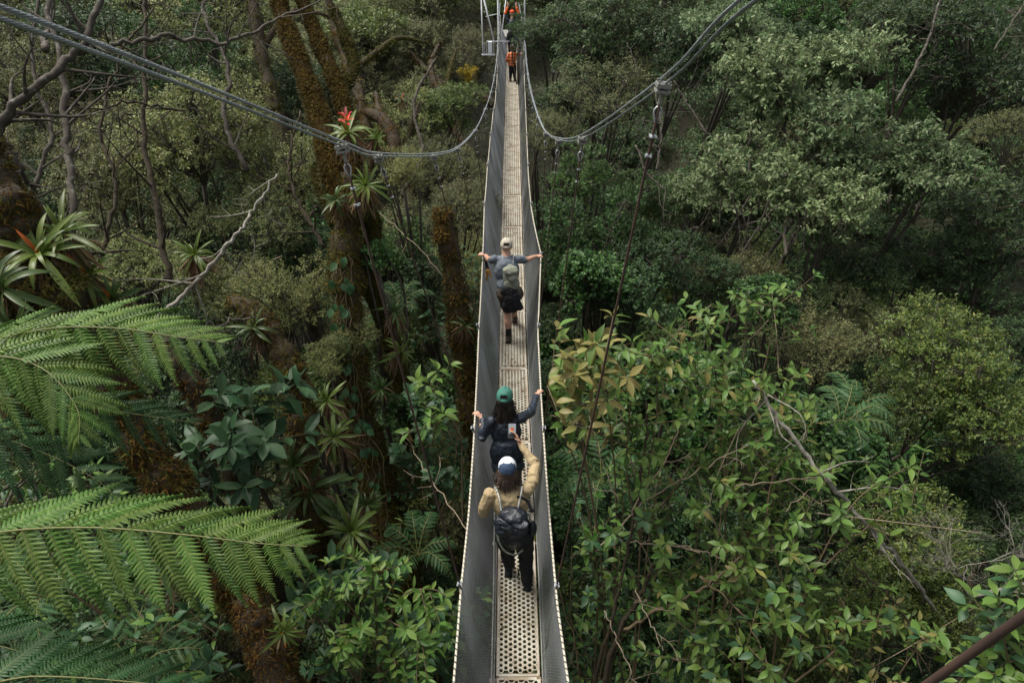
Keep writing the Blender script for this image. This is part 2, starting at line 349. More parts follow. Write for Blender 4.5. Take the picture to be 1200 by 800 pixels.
TREES = 0
def tree(key, c, r, label, cat='tree', name='forest_tree', group=None, bark='bark_d', squash=1.0, lean=None, variant=None):
    """crown centre c (world), crown radius r; the trunk rises from the ground under it"""
    global TREES; TREES += 1
    g = np.random.default_rng(5000 + TREES); c = np.asarray(c, float)
    bx, by = c[0] + g.normal(0, .5) * .8, c[1] + g.normal(0, .5) + .3
    if lean is not None: bx, by = c[0] + lean[0], c[1] + lean[1]
    bz = gz(bx, by) - .15; base = np.array([bx, by, min(bz, c[2] - .8)])
    t = thing(name, label, cat, base, group)
    s = r / SIZE[key]; me = SPEC[key][(TREES if variant is None else variant) % len(SPEC[key])]
    mat = Matrix.Translation(Vector(c - base)) @ Matrix.Rotation(g.uniform(0, 6.28), 4, 'Z') @ Matrix.Diagonal((s, s, s * squash, 1))
    link('crown', me, t, mat, kind='stuff')
    H = c[2] - base[2]; w = .006 * H + .013 * r
    pth = spline([base, base + (c - base) * .35 + [g.normal(0, .25), g.normal(0, .25), 0], base + (c - base) * .7 + [g.normal(0, .2), g.normal(0, .2), 0], c - [0, 0, .45 * r]], 10)
    mb = MB(); v, f = tube(pth, np.linspace(w, w * .45, 10), 8, True, .12, r_=g); mb.add(v, f)
    for k in range(4):
        a = g.uniform(0, 6.28); e = c + np.array([math.cos(a), math.sin(a), g.uniform(-.1, .5)]) * r * .6
        v, f = tube(spline([pth[6], (pth[7] + e) / 2 + g.normal(0, .1, 3), e], 6), np.linspace(w * .5, w * .12, 6), 5, False, .1, r_=g); mb.add(v, f)
    build(mb, 'trunk', M[bark], t)
    return t

# ---------------------------------------------------------------- THE BRIDGE
NODES = [-2.35 + 2.0 * k for k in range(18)]                       # a hanger every two metres
def zr(y): return np.interp(y, [-3, 3, 9, 14, 24, 32], [-5.3, -5.4, -5.32, -5.42, -5.72, -5.7])
def zd(y): return np.interp(y, [-3, 3, 12, 20, 26, 32], [-6.5, -6.5, -6.52, -6.55, -6.68, -6.68])
def from_px(rows, zf):
    out = []
    for py, px in rows:
        z = -5.5
        for _ in range(4):
            p = PZ(px, py, z); z = float(zf(p[1]))
        out.append((p[1], p[0]))
    out = sorted(out); return np.array(out)
LR = from_px([(800, 531), (687, 540.5), (600, 549), (511, 555.5), (390, 561), (305, 565.5), (243, 567.5), (192, 571.5), (161, 574.5), (134, 577.5), (116, 580.5), (90, 582.5), (50, 584.5)], zr)
RR = from_px([(800, 667), (702, 652.5), (600, 644), (502, 636.5), (390, 630.5), (297, 634), (243, 622.5), (200, 619), (150, 617), (100, 615), (50, 613.5)], zr)
def rail(side, y):
    a = LR if side < 0 else RR; y = np.asarray(y, float)
    x = np.interp(y, a[:, 0], a[:, 1])
    m = y < a[0, 0]; x = np.where(m, a[0, 1] + (y - a[0, 0]) * (.02 * side), x)
    u = ((y - NODES[0]) / 2.0) % 1.0
    return np.stack([x, y, zr(y) - .05 * np.sin(np.pi * u)], -1)
def dcx(y): return np.interp(y, [0, 3, 4.5, 7.6, 9, 13, 30], [.065, .064, .062, .024, .018, 0, 0])
DW = .205
br = thing('suspension_bridge', 'long narrow suspended footbridge with cream perforated deck, grey wire net sides and wire rope cables', 'footbridge', (0, 0.2, -6.6))
# -- deck panels: one honeycomb grating, copied
PL, S0 = 1.61, .22
p_ = .047; a_ = p_ * 2 / math.sqrt(3); Rh = a_ / math.sqrt(3); rh = .0198; dep = .022
mb = MB(); ang = np.arange(6) * math.pi / 3; rows = int((PL - .05) / a_) 
for cx in range(8):
    for ry in range(rows):
        x = (cx - 3.5) * p_; y = .035 + (ry + .5 + (.5 if cx % 2 else 0)) * a_
        if y + a_ * .5 > PL - .012: continue
        o = np.stack([x + Rh * np.cos(ang), y + Rh * np.sin(ang), np.zeros(6)], -1)
        n_ = np.stack([x + rh * np.cos(ang), y + rh * np.sin(ang), np.full(6, -.0015)], -1)
        b_ = n_ - [0, 0, dep]; k = np.arange(6); l = (k + 1) % 6
        mb.add(np.vstack([o, n_, b_]), [np.stack([k, l, 6 + l, 6 + k], -1), np.stack([6 + k, 6 + l, 12 + l, 12 + k], -1)])
for sx in (-1, 1):
    mb.add(*box((sx * .198, PL / 2, -.018), (.020, PL - .02, .032)))
    mb.add(*box((sx * .208, PL / 2, -.022), (.006, PL - .012, .05)), 1)
for yy in (.018, PL - .016): mb.add(*box((0, yy, -.019), (.376, .028, .030)))
panel = mb.mesh('deck_panel', [M['deck'], M['deckside']], smooth=False)
for k in range(-1, 19):
    y0 = S0 + k * PL; y1 = y0 + PL; x0, x1, z0, z1 = dcx(y0), dcx(y1), zd(y0), zd(y1)
    m = Matrix.Translation(Vector((x0 + random.uniform(-.006, .006), y0, z0)) - br.location) @ Euler((math.atan2(z1 - z0, PL), 0, -math.atan2(x1 - x0, PL)), 'XYZ').to_matrix().to_4x4()
    link('deck_panel', panel, br, m)
# cross bearers under each joint, and the two edge cables the deck rides on
bear = MB(); bear.add(*box((0, 0, -.05), (.56, .035, .04))); bear_me = bear.mesh('cross_bearer', M['deckside'], smooth=False)
for k in range(-1, 20):
    y0 = S0 + k * PL; link('cross_bearer', bear_me, br, Matrix.Translation(Vector((float(dcx(y0)), y0 - .01, float(zd(y0)) - .02)) - br.location))
YB = np.arange(-1.2, 31.0, .2)
for s in (-1, 1):
    for dx in (.235, .262):
        mb = MB(); mb.add(*tube(np.stack([dcx(YB) + s * dx, YB, zd(YB) - .035], -1), .009, 6)); build(mb, 'deck_cable', M['grime'], br)
# -- rails, lacing, nets
for s in (-1, 1):
    yy = np.arange(-1.2, 31.01, .1); mb = MB(); mb.add(*tube(rail(s, yy), .0105, 8)); h = build(mb, 'handrail', M['rope'], br)
    th = np.arange(0, 32.2 / .055 * 2 * math.pi, 2 * math.pi / 7); yh = -1.2 + th / (2 * math.pi) * .055; c = rail(s, yh)
    hp = c + np.stack([np.cos(th), np.zeros_like(th), np.sin(th)], -1) * .012
    mb = MB(); mb.add(*tube(hp, .0048, 3, False)); build(mb, 'lacing', M['lace'], h, kind='stuff')
    # net: two families of crossing wires, real wires
    mb = MB(); nseg = 9; vv = np.linspace(0, 1, nseg + 1); sp = .028; y00 = np.arange(-1.4, 31.2, sp); nl = len(y00)
    for fam in (-1, 1):
        yl = y00[:, None] + fam * .62 * (vv[None] - .5) + rng.normal(0, .0012, (nl, 1))
        yc = np.clip(yl, -1.2, 31)
        top = rail(s, yc); bot = np.stack([dcx(yc) + s * .238, yc, zd(yc) - .03], -1)
        v_ = vv[None, :, None]; p = bot * (1 - v_) + top * v_
        belly = np.sin(np.pi * vv)[None] * (.035 + .03 * np.sin(yc * 1.9 + s) + .02 * np.sin(yc * 4.3 + 2 * s))
        p[..., 0] += s * belly; p[..., 2] += .0
        off = fam * .0012; hw = .00115
        a = p.copy(); 
        q = np.stack([a + [off, -hw, 0], a + [off + .0022, hw * .2, hw], a + [off - .0022, hw * .2, -hw]], 2)   # nl, nseg+1, 3 corners
        v = q.reshape(-1, 3); base = (np.arange(nl) * (nseg + 1) * 3)[:, None, None] + (np.arange(nseg) * 3)[None, :, None]
        k = np.arange(3)[None, None]; k2 = (k + 1) % 3
        f = np.stack([base + k, base + k2, base + 3 + k2, base + 3 + k], -1).reshape(-1, 4); mb.add(v, f)
    build(mb, 'safety_net', M['net'], br, kind='stuff')
# -- main cables (two strands a side)
Lc = [P(-420, -190, 1.0), PY(-8, 12, 1.65), PY(400, 168, 4.2), PY(443, 181, 5.65), PY(508, 181, 7.65), PY(536, 173, 9.65), PY(557, 152, 11.65), PY(569, 127, 13.65), PY(575.5, 107, 15.65), PY(579.5, 88, 17.65), PY(582, 70, 19.65), PY(583.5, 50, 22), PY(584.5, 28, 26), PY(586, 4, 31)]
Rc = [P(1240, -330, .9), PY(882, -4, 2.45), PY(778, 95, 3.65), PY(683, 160, 5.65), PY(655, 163, 7.65), PY(640, 155, 9.65), PY(631, 137, 11.65), PY(625, 118, 13.65), PY(621, 102, 15.65), PY(618.5, 86, 17.65), PY(616.5, 69, 19.65), PY(615, 50, 22), PY(612, 28, 26), PY(608, 4, 31)]
Lc[0] = np.array([-1.3, .2, .35]); Rc[0] = np.array([.95, 1.0, .25])
Lc.insert(0, np.array([-1.4, -1.5, 1.3])); Rc.insert(0, np.array([1.05, -1.2, 1.5]))
def strands(path, n, off, r, twist, parent):
    """a rope of six round strands laid round each other"""
    c = spline(path, n) + off; T = unit(np.gradient(c, axis=0)); N = unit(np.cross(T, [0, 0, 1.])); B = np.cross(N, T)
    sl = np.concatenate([[0], np.cumsum(np.linalg.norm(np.diff(c, axis=0), axis=1))]); mb = MB()
    for q in range(6):
        ph = sl * twist + q * math.pi / 3
        mb.add(*tube(c + (N * np.cos(ph)[:, None] + B * np.sin(ph)[:, None]) * r * .62, r * .42, 5, False))
    return build(mb, 'main_cable', M['cable'], parent)
for path, s in ((Lc, -1), (Rc, 1)):
    strands(path, 1300, np.array([-.008 * s - .004, 0, .013]), .0078, 50, br); strands(path, 1300, np.array([.008 * s + .004, 0, -.013]), .0078, 50, br)
# -- hangers with their saddles, clips and eyes
clip = MB()      # a wire rope clip: saddle block, U-bolt and two nuts
clip.add(*box((0, 0, 0), (.034, .02, .018))); u = np.linspace(0, math.pi, 7)
clip.add(*tube(np.stack([.015 * np.cos(u), .03 * np.sin(u) + .0, 0 * u], -1), .0042, 6)); 
for sx in (-1, 1): clip.add(*tube([(sx * .015, .005, 0), (sx * .015, -.028, 0)], .0042, 6)); clip.add(*tube([(sx * .015, -.012, 0), (sx * .015, -.022, 0)], .0085, 6))
clip_me = clip.mesh('rope_clip', M['galv'], smooth=False)
u = np.linspace(-.15 * math.pi, 1.15 * math.pi, 12)
eye = MB(); eye.add(*tube(np.stack([.02 * np.cos(u), 0 * u, .028 * np.sin(u)], -1) * [1, 1, 1] + [0, 0, 0], .0055, 6)); eye.add(*tube([(-.018, 0, -.012), (0, 0, -.06)], .0055, 6)); eye.add(*tube([(.018, 0, -.012), (0, 0, -.06)], .0055, 6))
eye_me = eye.mesh('rope_eye', M['galv'], smooth=False)
sad = MB(); sad.add(*box((0, 0, .0), (.075, .07, .02))); sad.add(*box((0, 0, -.03), (.075, .07, .012)))
for sx in (-1, 1):
    for sy in (-1, 1): sad.add(*tube([(sx * .028, sy * .024, -.045), (sx * .028, sy * .024, .024)], .006, 6))
sad.add(*tube([(0, 0, -.03), (0, 0, -.1)], .011, 7)); sad_me = sad.mesh('cable_clamp', M['grime'], smooth=False)
def hanger(top, bot, r=.0055, clips=True, first=False):
    top = np.asarray(top); bot = np.asarray(bot); t = unit(bot - top); side = unit(np.cross(t, [0, 1, 0.]))
    L0 = np.linalg.norm(bot - top)
    u = np.linspace(0, 1, 16)[:, None]; p = top + (bot - top) * u + np.array([0, 0, -.02]) * np.sin(np.pi * u) * 2
    mb = MB(); mb.add(*tube(p[0:] , r, 6)); h = build(mb, 'hanger_rope', M['rust'], br)
    M0 = lambda w, sc=1.0: frame_mat(w - loc_of(br), side, -t, sc)
    if clips:
        c = link('cable_clamp', sad_me, h, M0(top)); 
        link('rope_eye', eye_me, h, M0(top + t * .14))
        for q in (.27, .38): link('rope_clip', clip_me, h, M0(top + t * q, .9 if top[1] < 5 else .62) @ Matrix.Rotation(random.uniform(-.4, .4), 4, 'Z'))
    link('rope_clip', clip_me, h, M0(bot - t * .07, 1.1)); link('rope_eye', eye_me, h, M0(bot, .8))
def along(path, y):
    p = np.asarray(path); return np.array([np.interp(y, p[:, 1], p[:, 0]), y, np.interp(y, p[:, 1], p[:, 2])])
for k, y in enumerate(NODES):
    if y < 1 or y > 27: continue
    for path, s in ((Lc, -1), (Rc, 1)):
        tp = along(path, y)
        if s < 0 and abs(y - 3.65) < .1: tp = along(path, 4.2)
        if y < 3 and s < 0: continue
        bt = rail(s, y)
        if y < 3 and s > 0: tp = P(1420, 561, .9); bt = rail(s, 1.3)
        if bt[2] < tp[2] - .2: hanger(tp - [0, 0, .02], bt + [0, 0, .0], .0085 if y < 5 else .0068 if y < 9 else .0055, clips=not (y < 3 and s > 0))
# tie rods between rail and bearer at each node
for y in NODES:
    if y < 0 or y > 30: continue
    for s in (-1, 1):
        mb = MB(); a = rail(s, y); mb.add(*tube([a, [dcx(y) + s * .26, y, zd(y) - .04]], .0045, 5)); build(mb, 'tie_wire', M['grime'], br)

# -- far landing
tw = thing('bridge_tower', 'white painted steel mast frame with guy struts at the far end of the footbridge', 'tower', (0, 31.2, -9))
def steel(name, a, b, w=.07): mb = MB(); mb.add(*tube([a, b], w * .3, 8)); return build(mb, name, M['whitesteel'], tw)
steel('mast', (-.52, 27.2, -8.6), (-.50, 27.6, -2.4), .11); steel('mast', (.56, 31.2, -8.6), (.50, 31.4, -2.4), .10)
steel('crossbar', (-.95, 27.3, -5.95), (-.1, 27.3, -5.95), .05)
steel('strut', (-1.05, 27.3, -4.4), (-.66, 27.3, -6.0), .09); steel('strut', (-1.12, 27.4, -4.4), (-1.10, 27.4, -6.5), .07)
steel('strut', (-.15, 29, -4.2), (-.42, 27.6, -6.0), .05); steel('crossbar', (-1.0, 28.4, -5.3), (-.5, 28.4, -5.2), .04)
mb = MB()
for q in range(7): mb.add(*box((-1.1 + .07 * q, 27.1, -6.15), (.018, .02, .42)))
mb.add(*box((-.89, 27.1, -6.38), (.5, .05, .04))); build(mb, 'rail_basket', M['whitesteel'], tw, smooth=False)
mb = MB(); mb.add(*box((-.82, 27.25, -6.15), (.13, .08, .4))); build(mb, 'panel', M['whitesteel'], tw, smooth=False)
mb = MB(); mb.add(*box((0, 32.3, -6.75), (.9, 1.4, .1))); build(mb, 'landing', M['grime'], tw, smooth=False)
for x in (-.4, .4):
    for y in (31.8, 32.8): mb = MB(); mb.add(*tube([(x, y, gz(x, y) - .3), (x, y, -6.8)], .09, 8)); build(mb, 'post', M['whitesteel'], tw)

# ---------------------------------------------------------------- PEOPLE
def cone(p0, p1, r0, r1, n=10):
    p0 = np.asarray(p0, float); p1 = np.asarray(p1, float); out = [ellip(p0, (r0,) * 3, nu=n, nv=7), ellip(p1, (r1,) * 3, nu=n, nv=7)]
    if np.linalg.norm(p1 - p0) > 1e-4: out.append(tube([p0, p1], [r0, r1], n))
    return out
def limb(*pr):
    """(point, radius) pairs -> chain of tapered capsules"""
    o = []
    for (a, ra), (b, rb) in zip(pr[:-1], pr[1:]): o += cone(a, b, ra, rb)
    return o
def blob(name, bits, mat, parent, voxel=.009, smooth=4, fold=None, **k):
    if fold is None: fold = {'shirt': .022, 'jacket': .026, 'trousers': .03, 'shorts': .03, 'backpack': .02, 'pack_lid': .035, 'tied_jacket': .05}.get(name, 0)
    if voxel > .011: fold *= .5
    """one continuous skin over overlapping shapes"""
    mb = MB()
    for v, f in bits: mb.add(v, f)
    me = mb.mesh(name + '_raw', [mat], loc_of(parent)); o = link(name + '_tmp', me)
    r = o.modifiers.new('r', 'REMESH'); r.mode = 'VOXEL'; r.voxel_size = voxel; r.use_smooth_shade = True
    if smooth: sm = o.modifiers.new('s', 'SMOOTH'); sm.iterations = smooth; sm.factor = .5
    if fold:
        for sz, st in ((.11, fold), (.045, fold * .5)):
            tx = bpy.data.textures.new('folds', 'CLOUDS'); tx.noise_scale = sz; tx.noise_depth = 2; dm = o.modifiers.new('d', 'DISPLACE'); dm.texture = tx; dm.strength = st; dm.mid_level = .5
        sm = o.modifiers.new('s2', 'SMOOTH'); sm.iterations = 1; sm.factor = .4
    dg = bpy.context.evaluated_depsgraph_get(); res = bpy.data.meshes.new_from_object(o.evaluated_get(dg)); res.name = name
    res.materials.clear(); res.materials.append(mat)
    bpy.data.objects.remove(o); bpy.data.meshes.remove(me)
    return link(name, res, parent, **k)
def hand(wrist, tip, palm_n, thumb_side, curl=.9, s=1.0):
    """palm, four unequal bent fingers and a thumb; curl closes them towards palm_n"""
    w = np.asarray(wrist, float); f = unit(np.asarray(tip, float) - w); n = np.asarray(palm_n, float); n = unit(n - f * np.dot(n, f)); sd = unit(np.cross(n, f)) * thumb_side
    o = []; L = .085 * s
    for a in (-1, -.33, .33, 1): o += cone(w + f * .015, w + f * L + sd * a * .029 * s, .017 * s, .0125 * s, 8)
    for a, ln in ((-1, .062), (-.33, .076), (.33, .08), (1, .07)):
        p = w + f * L + sd * a * .03 * s; d = f; seg = ln * s / 2.6; r = .0092 * s
        for q in range(3):
            c = curl * (q + .5) * .55; d = unit(f * math.cos(c) + n * math.sin(c)); p2 = p + d * seg; o += cone(p, p2, r, r * .92, 7); p = p2; r *= .92
    a0 = w + f * .025 * s + sd * .022 * s; a1 = a0 + (f * .5 + sd * .7 + n * .35) * .04 * s; a2 = a1 + unit(f * .8 + sd * .1 + n * .75 * curl) * .032 * s
    o += cone(a0, a1, .0145 * s, .011 * s, 7) + cone(a1, a2, .011 * s, .009 * s, 7)
    return o
def head_bits(c, s=1.0, yaw=0.0, pitch=0.0):
    """skull with face (nose, brow, chin, ears); faces +Y, turned by yaw, nodding by pitch"""
    R = np.array(Euler((-pitch, 0, yaw), 'XYZ').to_matrix()); c = np.asarray(c, float); T = lambda x, y, z: c + R @ (np.array([x, y, z]) * s)
    o = [ellip(T(0, -.01, .02), np.array([.076, .095, .09]) * s, R), ellip(T(0, .025, -.05), np.array([.058, .068, .07]) * s, R), ellip(T(0, .06, -.09), np.array([.03, .03, .025]) * s, R)]
    o += cone(T(0, .092, -.0), T(0, .108, -.035), .010 * s, .014 * s, 7); o.append(ellip(T(0, .088, -.068), np.array([.024, .012, .009]) * s, R))
    for q in (-1, 1): o.append(ellip(T(q * .079, -.005, -.015), np.array([.011, .02, .032]) * s, R)); o.append(ellip(T(q * .03, .078, .0), np.array([.014, .012, .01]) * s, R))
    return o
def cap(parent, c, s, yaw, pitch, mats, split=None, opening=False, brim=True, name='cap'):
    """six panel cap with stitched seams, button, peak towards the face and a gap over the strap behind"""
    R = np.array(Euler((-pitch, 0, yaw), 'XYZ').to_matrix()); c = np.asarray(c, float)
    nu, nv = 36, 12; ph = np.linspace(0.001, math.pi / 2 * 1.08, nv); th = np.arange(nu) / nu * 2 * math.pi
    rad = np.stack([np.sin(ph)[:, None] * np.cos(th), np.sin(ph)[:, None] * np.sin(th), np.cos(ph)[:, None] * np.ones(nu)], -1)
    pinch = 1 - .018 * (np.abs(np.cos(th * 3)) < .16)[None, :, None] * np.ones((nv, 1, 1))
    v = rad * pinch * np.array([.088, .108, .098]) * s; v[..., 2] += .012 * s
    if opening:
        m = (np.abs(th - 1.5 * math.pi) < .42)[None] & (ph > 1.02)[:, None] & (ph < 1.5)[:, None]
        v[m] *= .8
    i = np.arange(nv - 1)[:, None] * nu; j = np.arange(nu)[None]; k = (j + 1) % nu
    f = np.stack([i + j, i + nu + j, i + nu + k, i + k], -1).reshape(-1, 4); vv = v.reshape(-1, 3)
    mi = np.zeros(len(f), int)
    if split:
        ce = vv[f].mean(1); mi = (ce[:, 1] > split + np.abs(ce[:, 0]) * .45).astype(int)
        mi[(np.abs(ce[:, 0]) > .082 * s)] = 0
    if opening:
        ce = vv[f].mean(1); pc = np.arccos(np.clip((ce[:, 2] / s - .012) / .098, -1, 1)); ta = np.arctan2(ce[:, 1], ce[:, 0])
        mi[(np.abs(ta + math.pi / 2) < .4) & (ce[:, 2] < .062 * s) & (ce[:, 2] > .022 * s)] = 2
    mb = MB(); mb.add(vv @ R.T + c, f, mi); o = build(mb, name, mats, parent)
    mb = MB(); mb.add(*ellip(c + R @ np.array([0, 0, .111 * s]), np.array([.009, .009, .005]) * s, R, 8, 5)); build(mb, 'button', mats[1 if split else 0], o)
    if brim:
        a = np.linspace(0, math.pi, 15); top = []; 
        for q, e in ((0, .10), (1, .175)):
            top.append(np.stack([np.cos(a) * .082 * s * (1 - .08 * q), np.sin(a) * (e - (.0 if q else 0)) * s + (.0), np.full(15, .012 - .02 * q) * s - .02 * s * (np.cos(a) ** 2) * q], -1))
        t = np.vstack(top); b = t - [0, 0, .004]; v = np.vstack([t, b]) @ R.T + c; q = np.arange(14)
        mb = MB(); mb.add(v, [np.stack([q, q + 1, q + 16, q + 15], -1), np.stack([30 + q, 45 + q, 46 + q, 31 + q], -1), np.stack([15 + q, 16 + q, 46 + q, 45 + q], -1)], 0)
        build(mb, 'peak', mats[1 if split else 0], o)
    return o
def strapline(pts, parent, mat, w=.02, name='strap', n=16):
    p = spline(pts, n); mb = MB(); mb.add(*tube(p, w, 6, True, flat=.35)); return build(mb, name, mat, parent)
def shoe(parent, heel, toe, mat, h=.085, w=.047, name='shoe'):
    heel = np.asarray(heel, float); toe = np.asarray(toe, float); d = unit(toe - heel); u = np.array([0, 0, 1.])
    b = [x for x in cone(heel + u * .035, heel + d * .1 + u * .035, .037, .042)] + cone(heel + d * .1 + u * .035, toe + u * .03 - d * .03, w, .034) + cone(heel + u * .04 + d * .02, heel + u * h + d * .03, .038, .042)
    s = blob(name, b, mat, parent, .01, 3)
    mb = MB(); mb.add(*beam(heel - d * .03 + u * .006, toe - d * .01 + u * .006, .085, .014)); build(mb, 'sole', M['black'], s)

def hair_strands(parent, roots, ends, mat, n, spread, wave=.01, r=.0035, name='hair', seed=1):
    g = np.random.default_rng(seed); mb = MB(); roots = np.asarray(roots); ends = np.asarray(ends)
    for q in range(n):
        t = g.uniform(); i = min(int(t * (len(roots) - 1)), len(roots) - 2); f = t * (len(roots) - 1) - i
        a = roots[i] * (1 - f) + roots[i + 1] * f + g.normal(0, .008, 3); b = ends[i] * (1 - f) + ends[i + 1] * f + g.normal(0, spread, 3)
        mid = (a + b) / 2 + g.normal(0, wave, 3) + (b - a) * 0; m2 = (mid + b) / 2 + g.normal(0, wave, 3)
        mb.add(*tube(spline([a, mid, m2, b], 7), np.linspace(r, r * .4, 7), 4, False))
    return build(mb, name, mat, parent, kind='stuff')

GX = 'hikers crossing the footbridge'
# --- A: nearest hiker: tan shirt, blue and white cap, black pack, phone held up
A = thing('person', 'nearest hiker in tan shirt, blue and white cap and black backpack, raising a phone', 'person', (.03, 4.5, -6.5), GX)
z0 = -6.5
hipL, hipR = (-.06, 4.42, z0 + .86), (.11, 4.42, z0 + .86)
kneeL, kneeR = (-.055, 4.6, z0 + .47), (.145, 4.52, z0 + .47)
ankL, ankR = (-.035, 4.62, z0 + .09), (.155, 4.42, z0 + .09)
shL, shR = (-.215, 4.53, z0 + 1.36), (.15, 4.56, z0 + 1.39)
elL, elR = (-.29, 4.52, z0 + 1.1), (.24, 4.84, z0 + 1.43)
wrL, wrR = (-.2, 4.76, z0 + 1.07), (.085, 5.03, z0 + 1.56)
neck = (-.035, 4.57, z0 + 1.42); hc = np.array([-.045, 4.64, z0 + 1.60])
body = head_bits(hc, 1, 0, .25) + limb((neck, .055), (hc - [0, .01, .05], .052)) + limb((hipL, .09), (kneeL, .058), (ankL, .04)) + limb((hipR, .09), (kneeR, .058), (ankR, .04))
body += [ellip((0, 4.5, z0 + 1.2), (.16, .10, .22)), ellip((.02, 4.46, z0 + .95), (.145, .105, .13))] + limb((shL, .045), (elL, .035), (wrL, .027)) + limb((shR, .045), (elR, .035), (wrR, .027))
body += hand(wrL, (-.17, 4.84, z0 + 1.06), (1, 0, 0), 1, .8)
fR = np.array([.025, 5.10, z0 + 1.66])
body += hand(wrR, fR, (-.6, .3, .5), -1, .55)
body += cone(ankL, (-.035, 4.74, z0 + .05), .035, .03) + cone(ankR, (.16, 4.53, z0 + .05), .035, .03)
blob('body', body, M['skin'], A, .006, 2)
shirt = [ellip((-.015, 4.52, z0 + 1.24), (.185, .125, .2)), ellip((.0, 4.49, z0 + 1.04), (.165, .125, .2)), ellip((-.03, 4.545, z0 + 1.365), (.17, .085, .07))] + limb((shL, .068), ((-.275, 4.5, z0 + 1.22), .058), (elL, .052), (wrL, .038)) + limb((shR, .07), ((.215, 4.7, z0 + 1.40), .06), (elR, .053), ((.15, 4.95, z0 + 1.5), .043), ((.1, 5.01, z0 + 1.545), .037))
for q in range(7): 
    t = q / 6; c_ = np.array(shR) * (1 - t) + np.array(elR) * t + rng.normal(0, .012, 3); shirt.append(ellip(c_ + [.01, 0, .01], (.058, .018, .058)))
blob('shirt', shirt, M['tan'], A, .008, 3)
blob('trousers', limb((hipL, .115), (kneeL, .085), (np.array(ankL) + [0, 0, .03], .062)) + limb((hipR, .115), (kneeR, .085), (np.array(ankR) + [0, 0, .03], .062)) + [ellip((.02, 4.45, z0 + .93), (.165, .13, .13))], M['black'], A, .01, 4)
shoe(A, (-.04, 4.57, z0 + .0), (-.03, 4.82, z0), M['shoed']); shoe(A, (.165, 4.40, z0), (.195, 4.64, z0), M['shoed'])
cap(A, hc + [0, -.01, .02], 1.03, .03, .22, [M['navycap'], M['whitecap'], M['hair']], split=-.066, opening=False)
blob('hair', [ellip(hc + [0, -.045, -.03], (.092, .07, .085)), ellip(hc + [.0, -.075, -.075], (.10, .055, .06)), ellip(hc + [.06, -.05, -.06], (.045, .05, .06)), ellip(hc + [-.06, -.05, -.07], (.045, .05, .06))], M['hairb'], A, .009, 2)
hair_strands(A, [hc + [-.085, .0, -.02], hc + [-.05, -.085, -.02], hc + [0, -.1, -.02], hc + [.05, -.085, -.02], hc + [.088, 0, -.02]], [hc + [-.12, -.03, -.13], hc + [-.08, -.13, -.14], hc + [0, -.145, -.15], hc + [.08, -.13, -.14], hc + [.125, -.03, -.12]], M['hairb'], 260, .018, .016, .004, seed=3)
# backpack: main sack, slanting rain flap, side pockets, straps
bk = blob('backpack', [ellip((0.0, 4.33, z0 + 1.16), (.165, .105, .19)), ellip((.01, 4.36, z0 + 1.0), (.145, .12, .2)), ellip((.015, 4.37, z0 + .88), (.12, .11, .12)), ellip((0, 4.34, z0 + 1.28), (.135, .09, .08))], M['packn'], A, .01, 5)
fl = blob('pack_lid', [ellip((-.005, 4.31, z0 + 1.21), (.172, .112, .105)), ellip((.03, 4.32, z0 + 1.28), (.13, .1, .08)), ellip((-.09, 4.29, z0 + 1.16), (.075, .095, .07)), ellip((.07, 4.275, z0 + 1.16), (.09, .095, .06))] + [ellip((rng.uniform(-.12, .12), 4.27 + rng.uniform(-.05, .03), z0 + 1.22 + rng.uniform(-.06, .06)), (.07, .045, .016), np.array(Euler((rng.uniform(-.5, .5), rng.uniform(-.9, .9), 0)).to_matrix())) for _ in range(9)], M['packn'], bk, .008, 1)
strapline([(-.14, 4.47, z0 + 1.46), (-.165, 4.56, z0 + 1.43), (-.17, 4.62, z0 + 1.32)], bk, M['strap'], .024); strapline([(-.10, 4.36, z0 + 1.30), (-.12, 4.42, z0 + 1.42), (-.15, 4.50, z0 + 1.455)], bk, M['strap'], .022)
strapline([(.06, 4.38, z0 + 1.33), (.09, 4.46, z0 + 1.44), (.10, 4.54, z0 + 1.45)], bk, M['strap'], .024)
strapline([(.05, 4.44, z0 + 1.43), (.14, 4.42, z0 + 1.40), (.2, 4.36, z0 + 1.30)], bk, M['black'], .022)
strapline([(.155, 4.4, z0 + 1.25), (.185, 4.42, z0 + 1.1), (.18, 4.42, z0 + .92), (.15, 4.4, z0 + .84)], bk, M['strap'], .012)
strapline([(-.15, 4.38, z0 + 1.05), (-.13, 4.33, z0 + .9), (-.07, 4.3, z0 + .78), (.03, 4.28, z0 + .75), (.11, 4.3, z0 + .8)], bk, M['sage'], .011)
strapline([(.02, 4.265, z0 + 1.07), (.025, 4.25, z0 + .95), (.03, 4.27, z0 + .84)], bk, M['sage'], .008, 'zip')
strapline([(-.05, 4.3, z0 + .8), (.0, 4.3, z0 + .55), (.07, 4.36, z0 + .4), (.06, 4.4, z0 + .2)], bk, M['black'], .007)
strapline([(.185, 4.4, z0 + 1.0), (.22, 4.38, z0 + .93), (.23, 4.4, z0 + .85), (.2, 4.4, z0 + .8)], bk, M['yellow'], .006, 'cord')
blob('bottle_pocket', [ellip((.2, 4.42, z0 + .98), (.05, .06, .11))], M['packn'], bk, .01, 2)
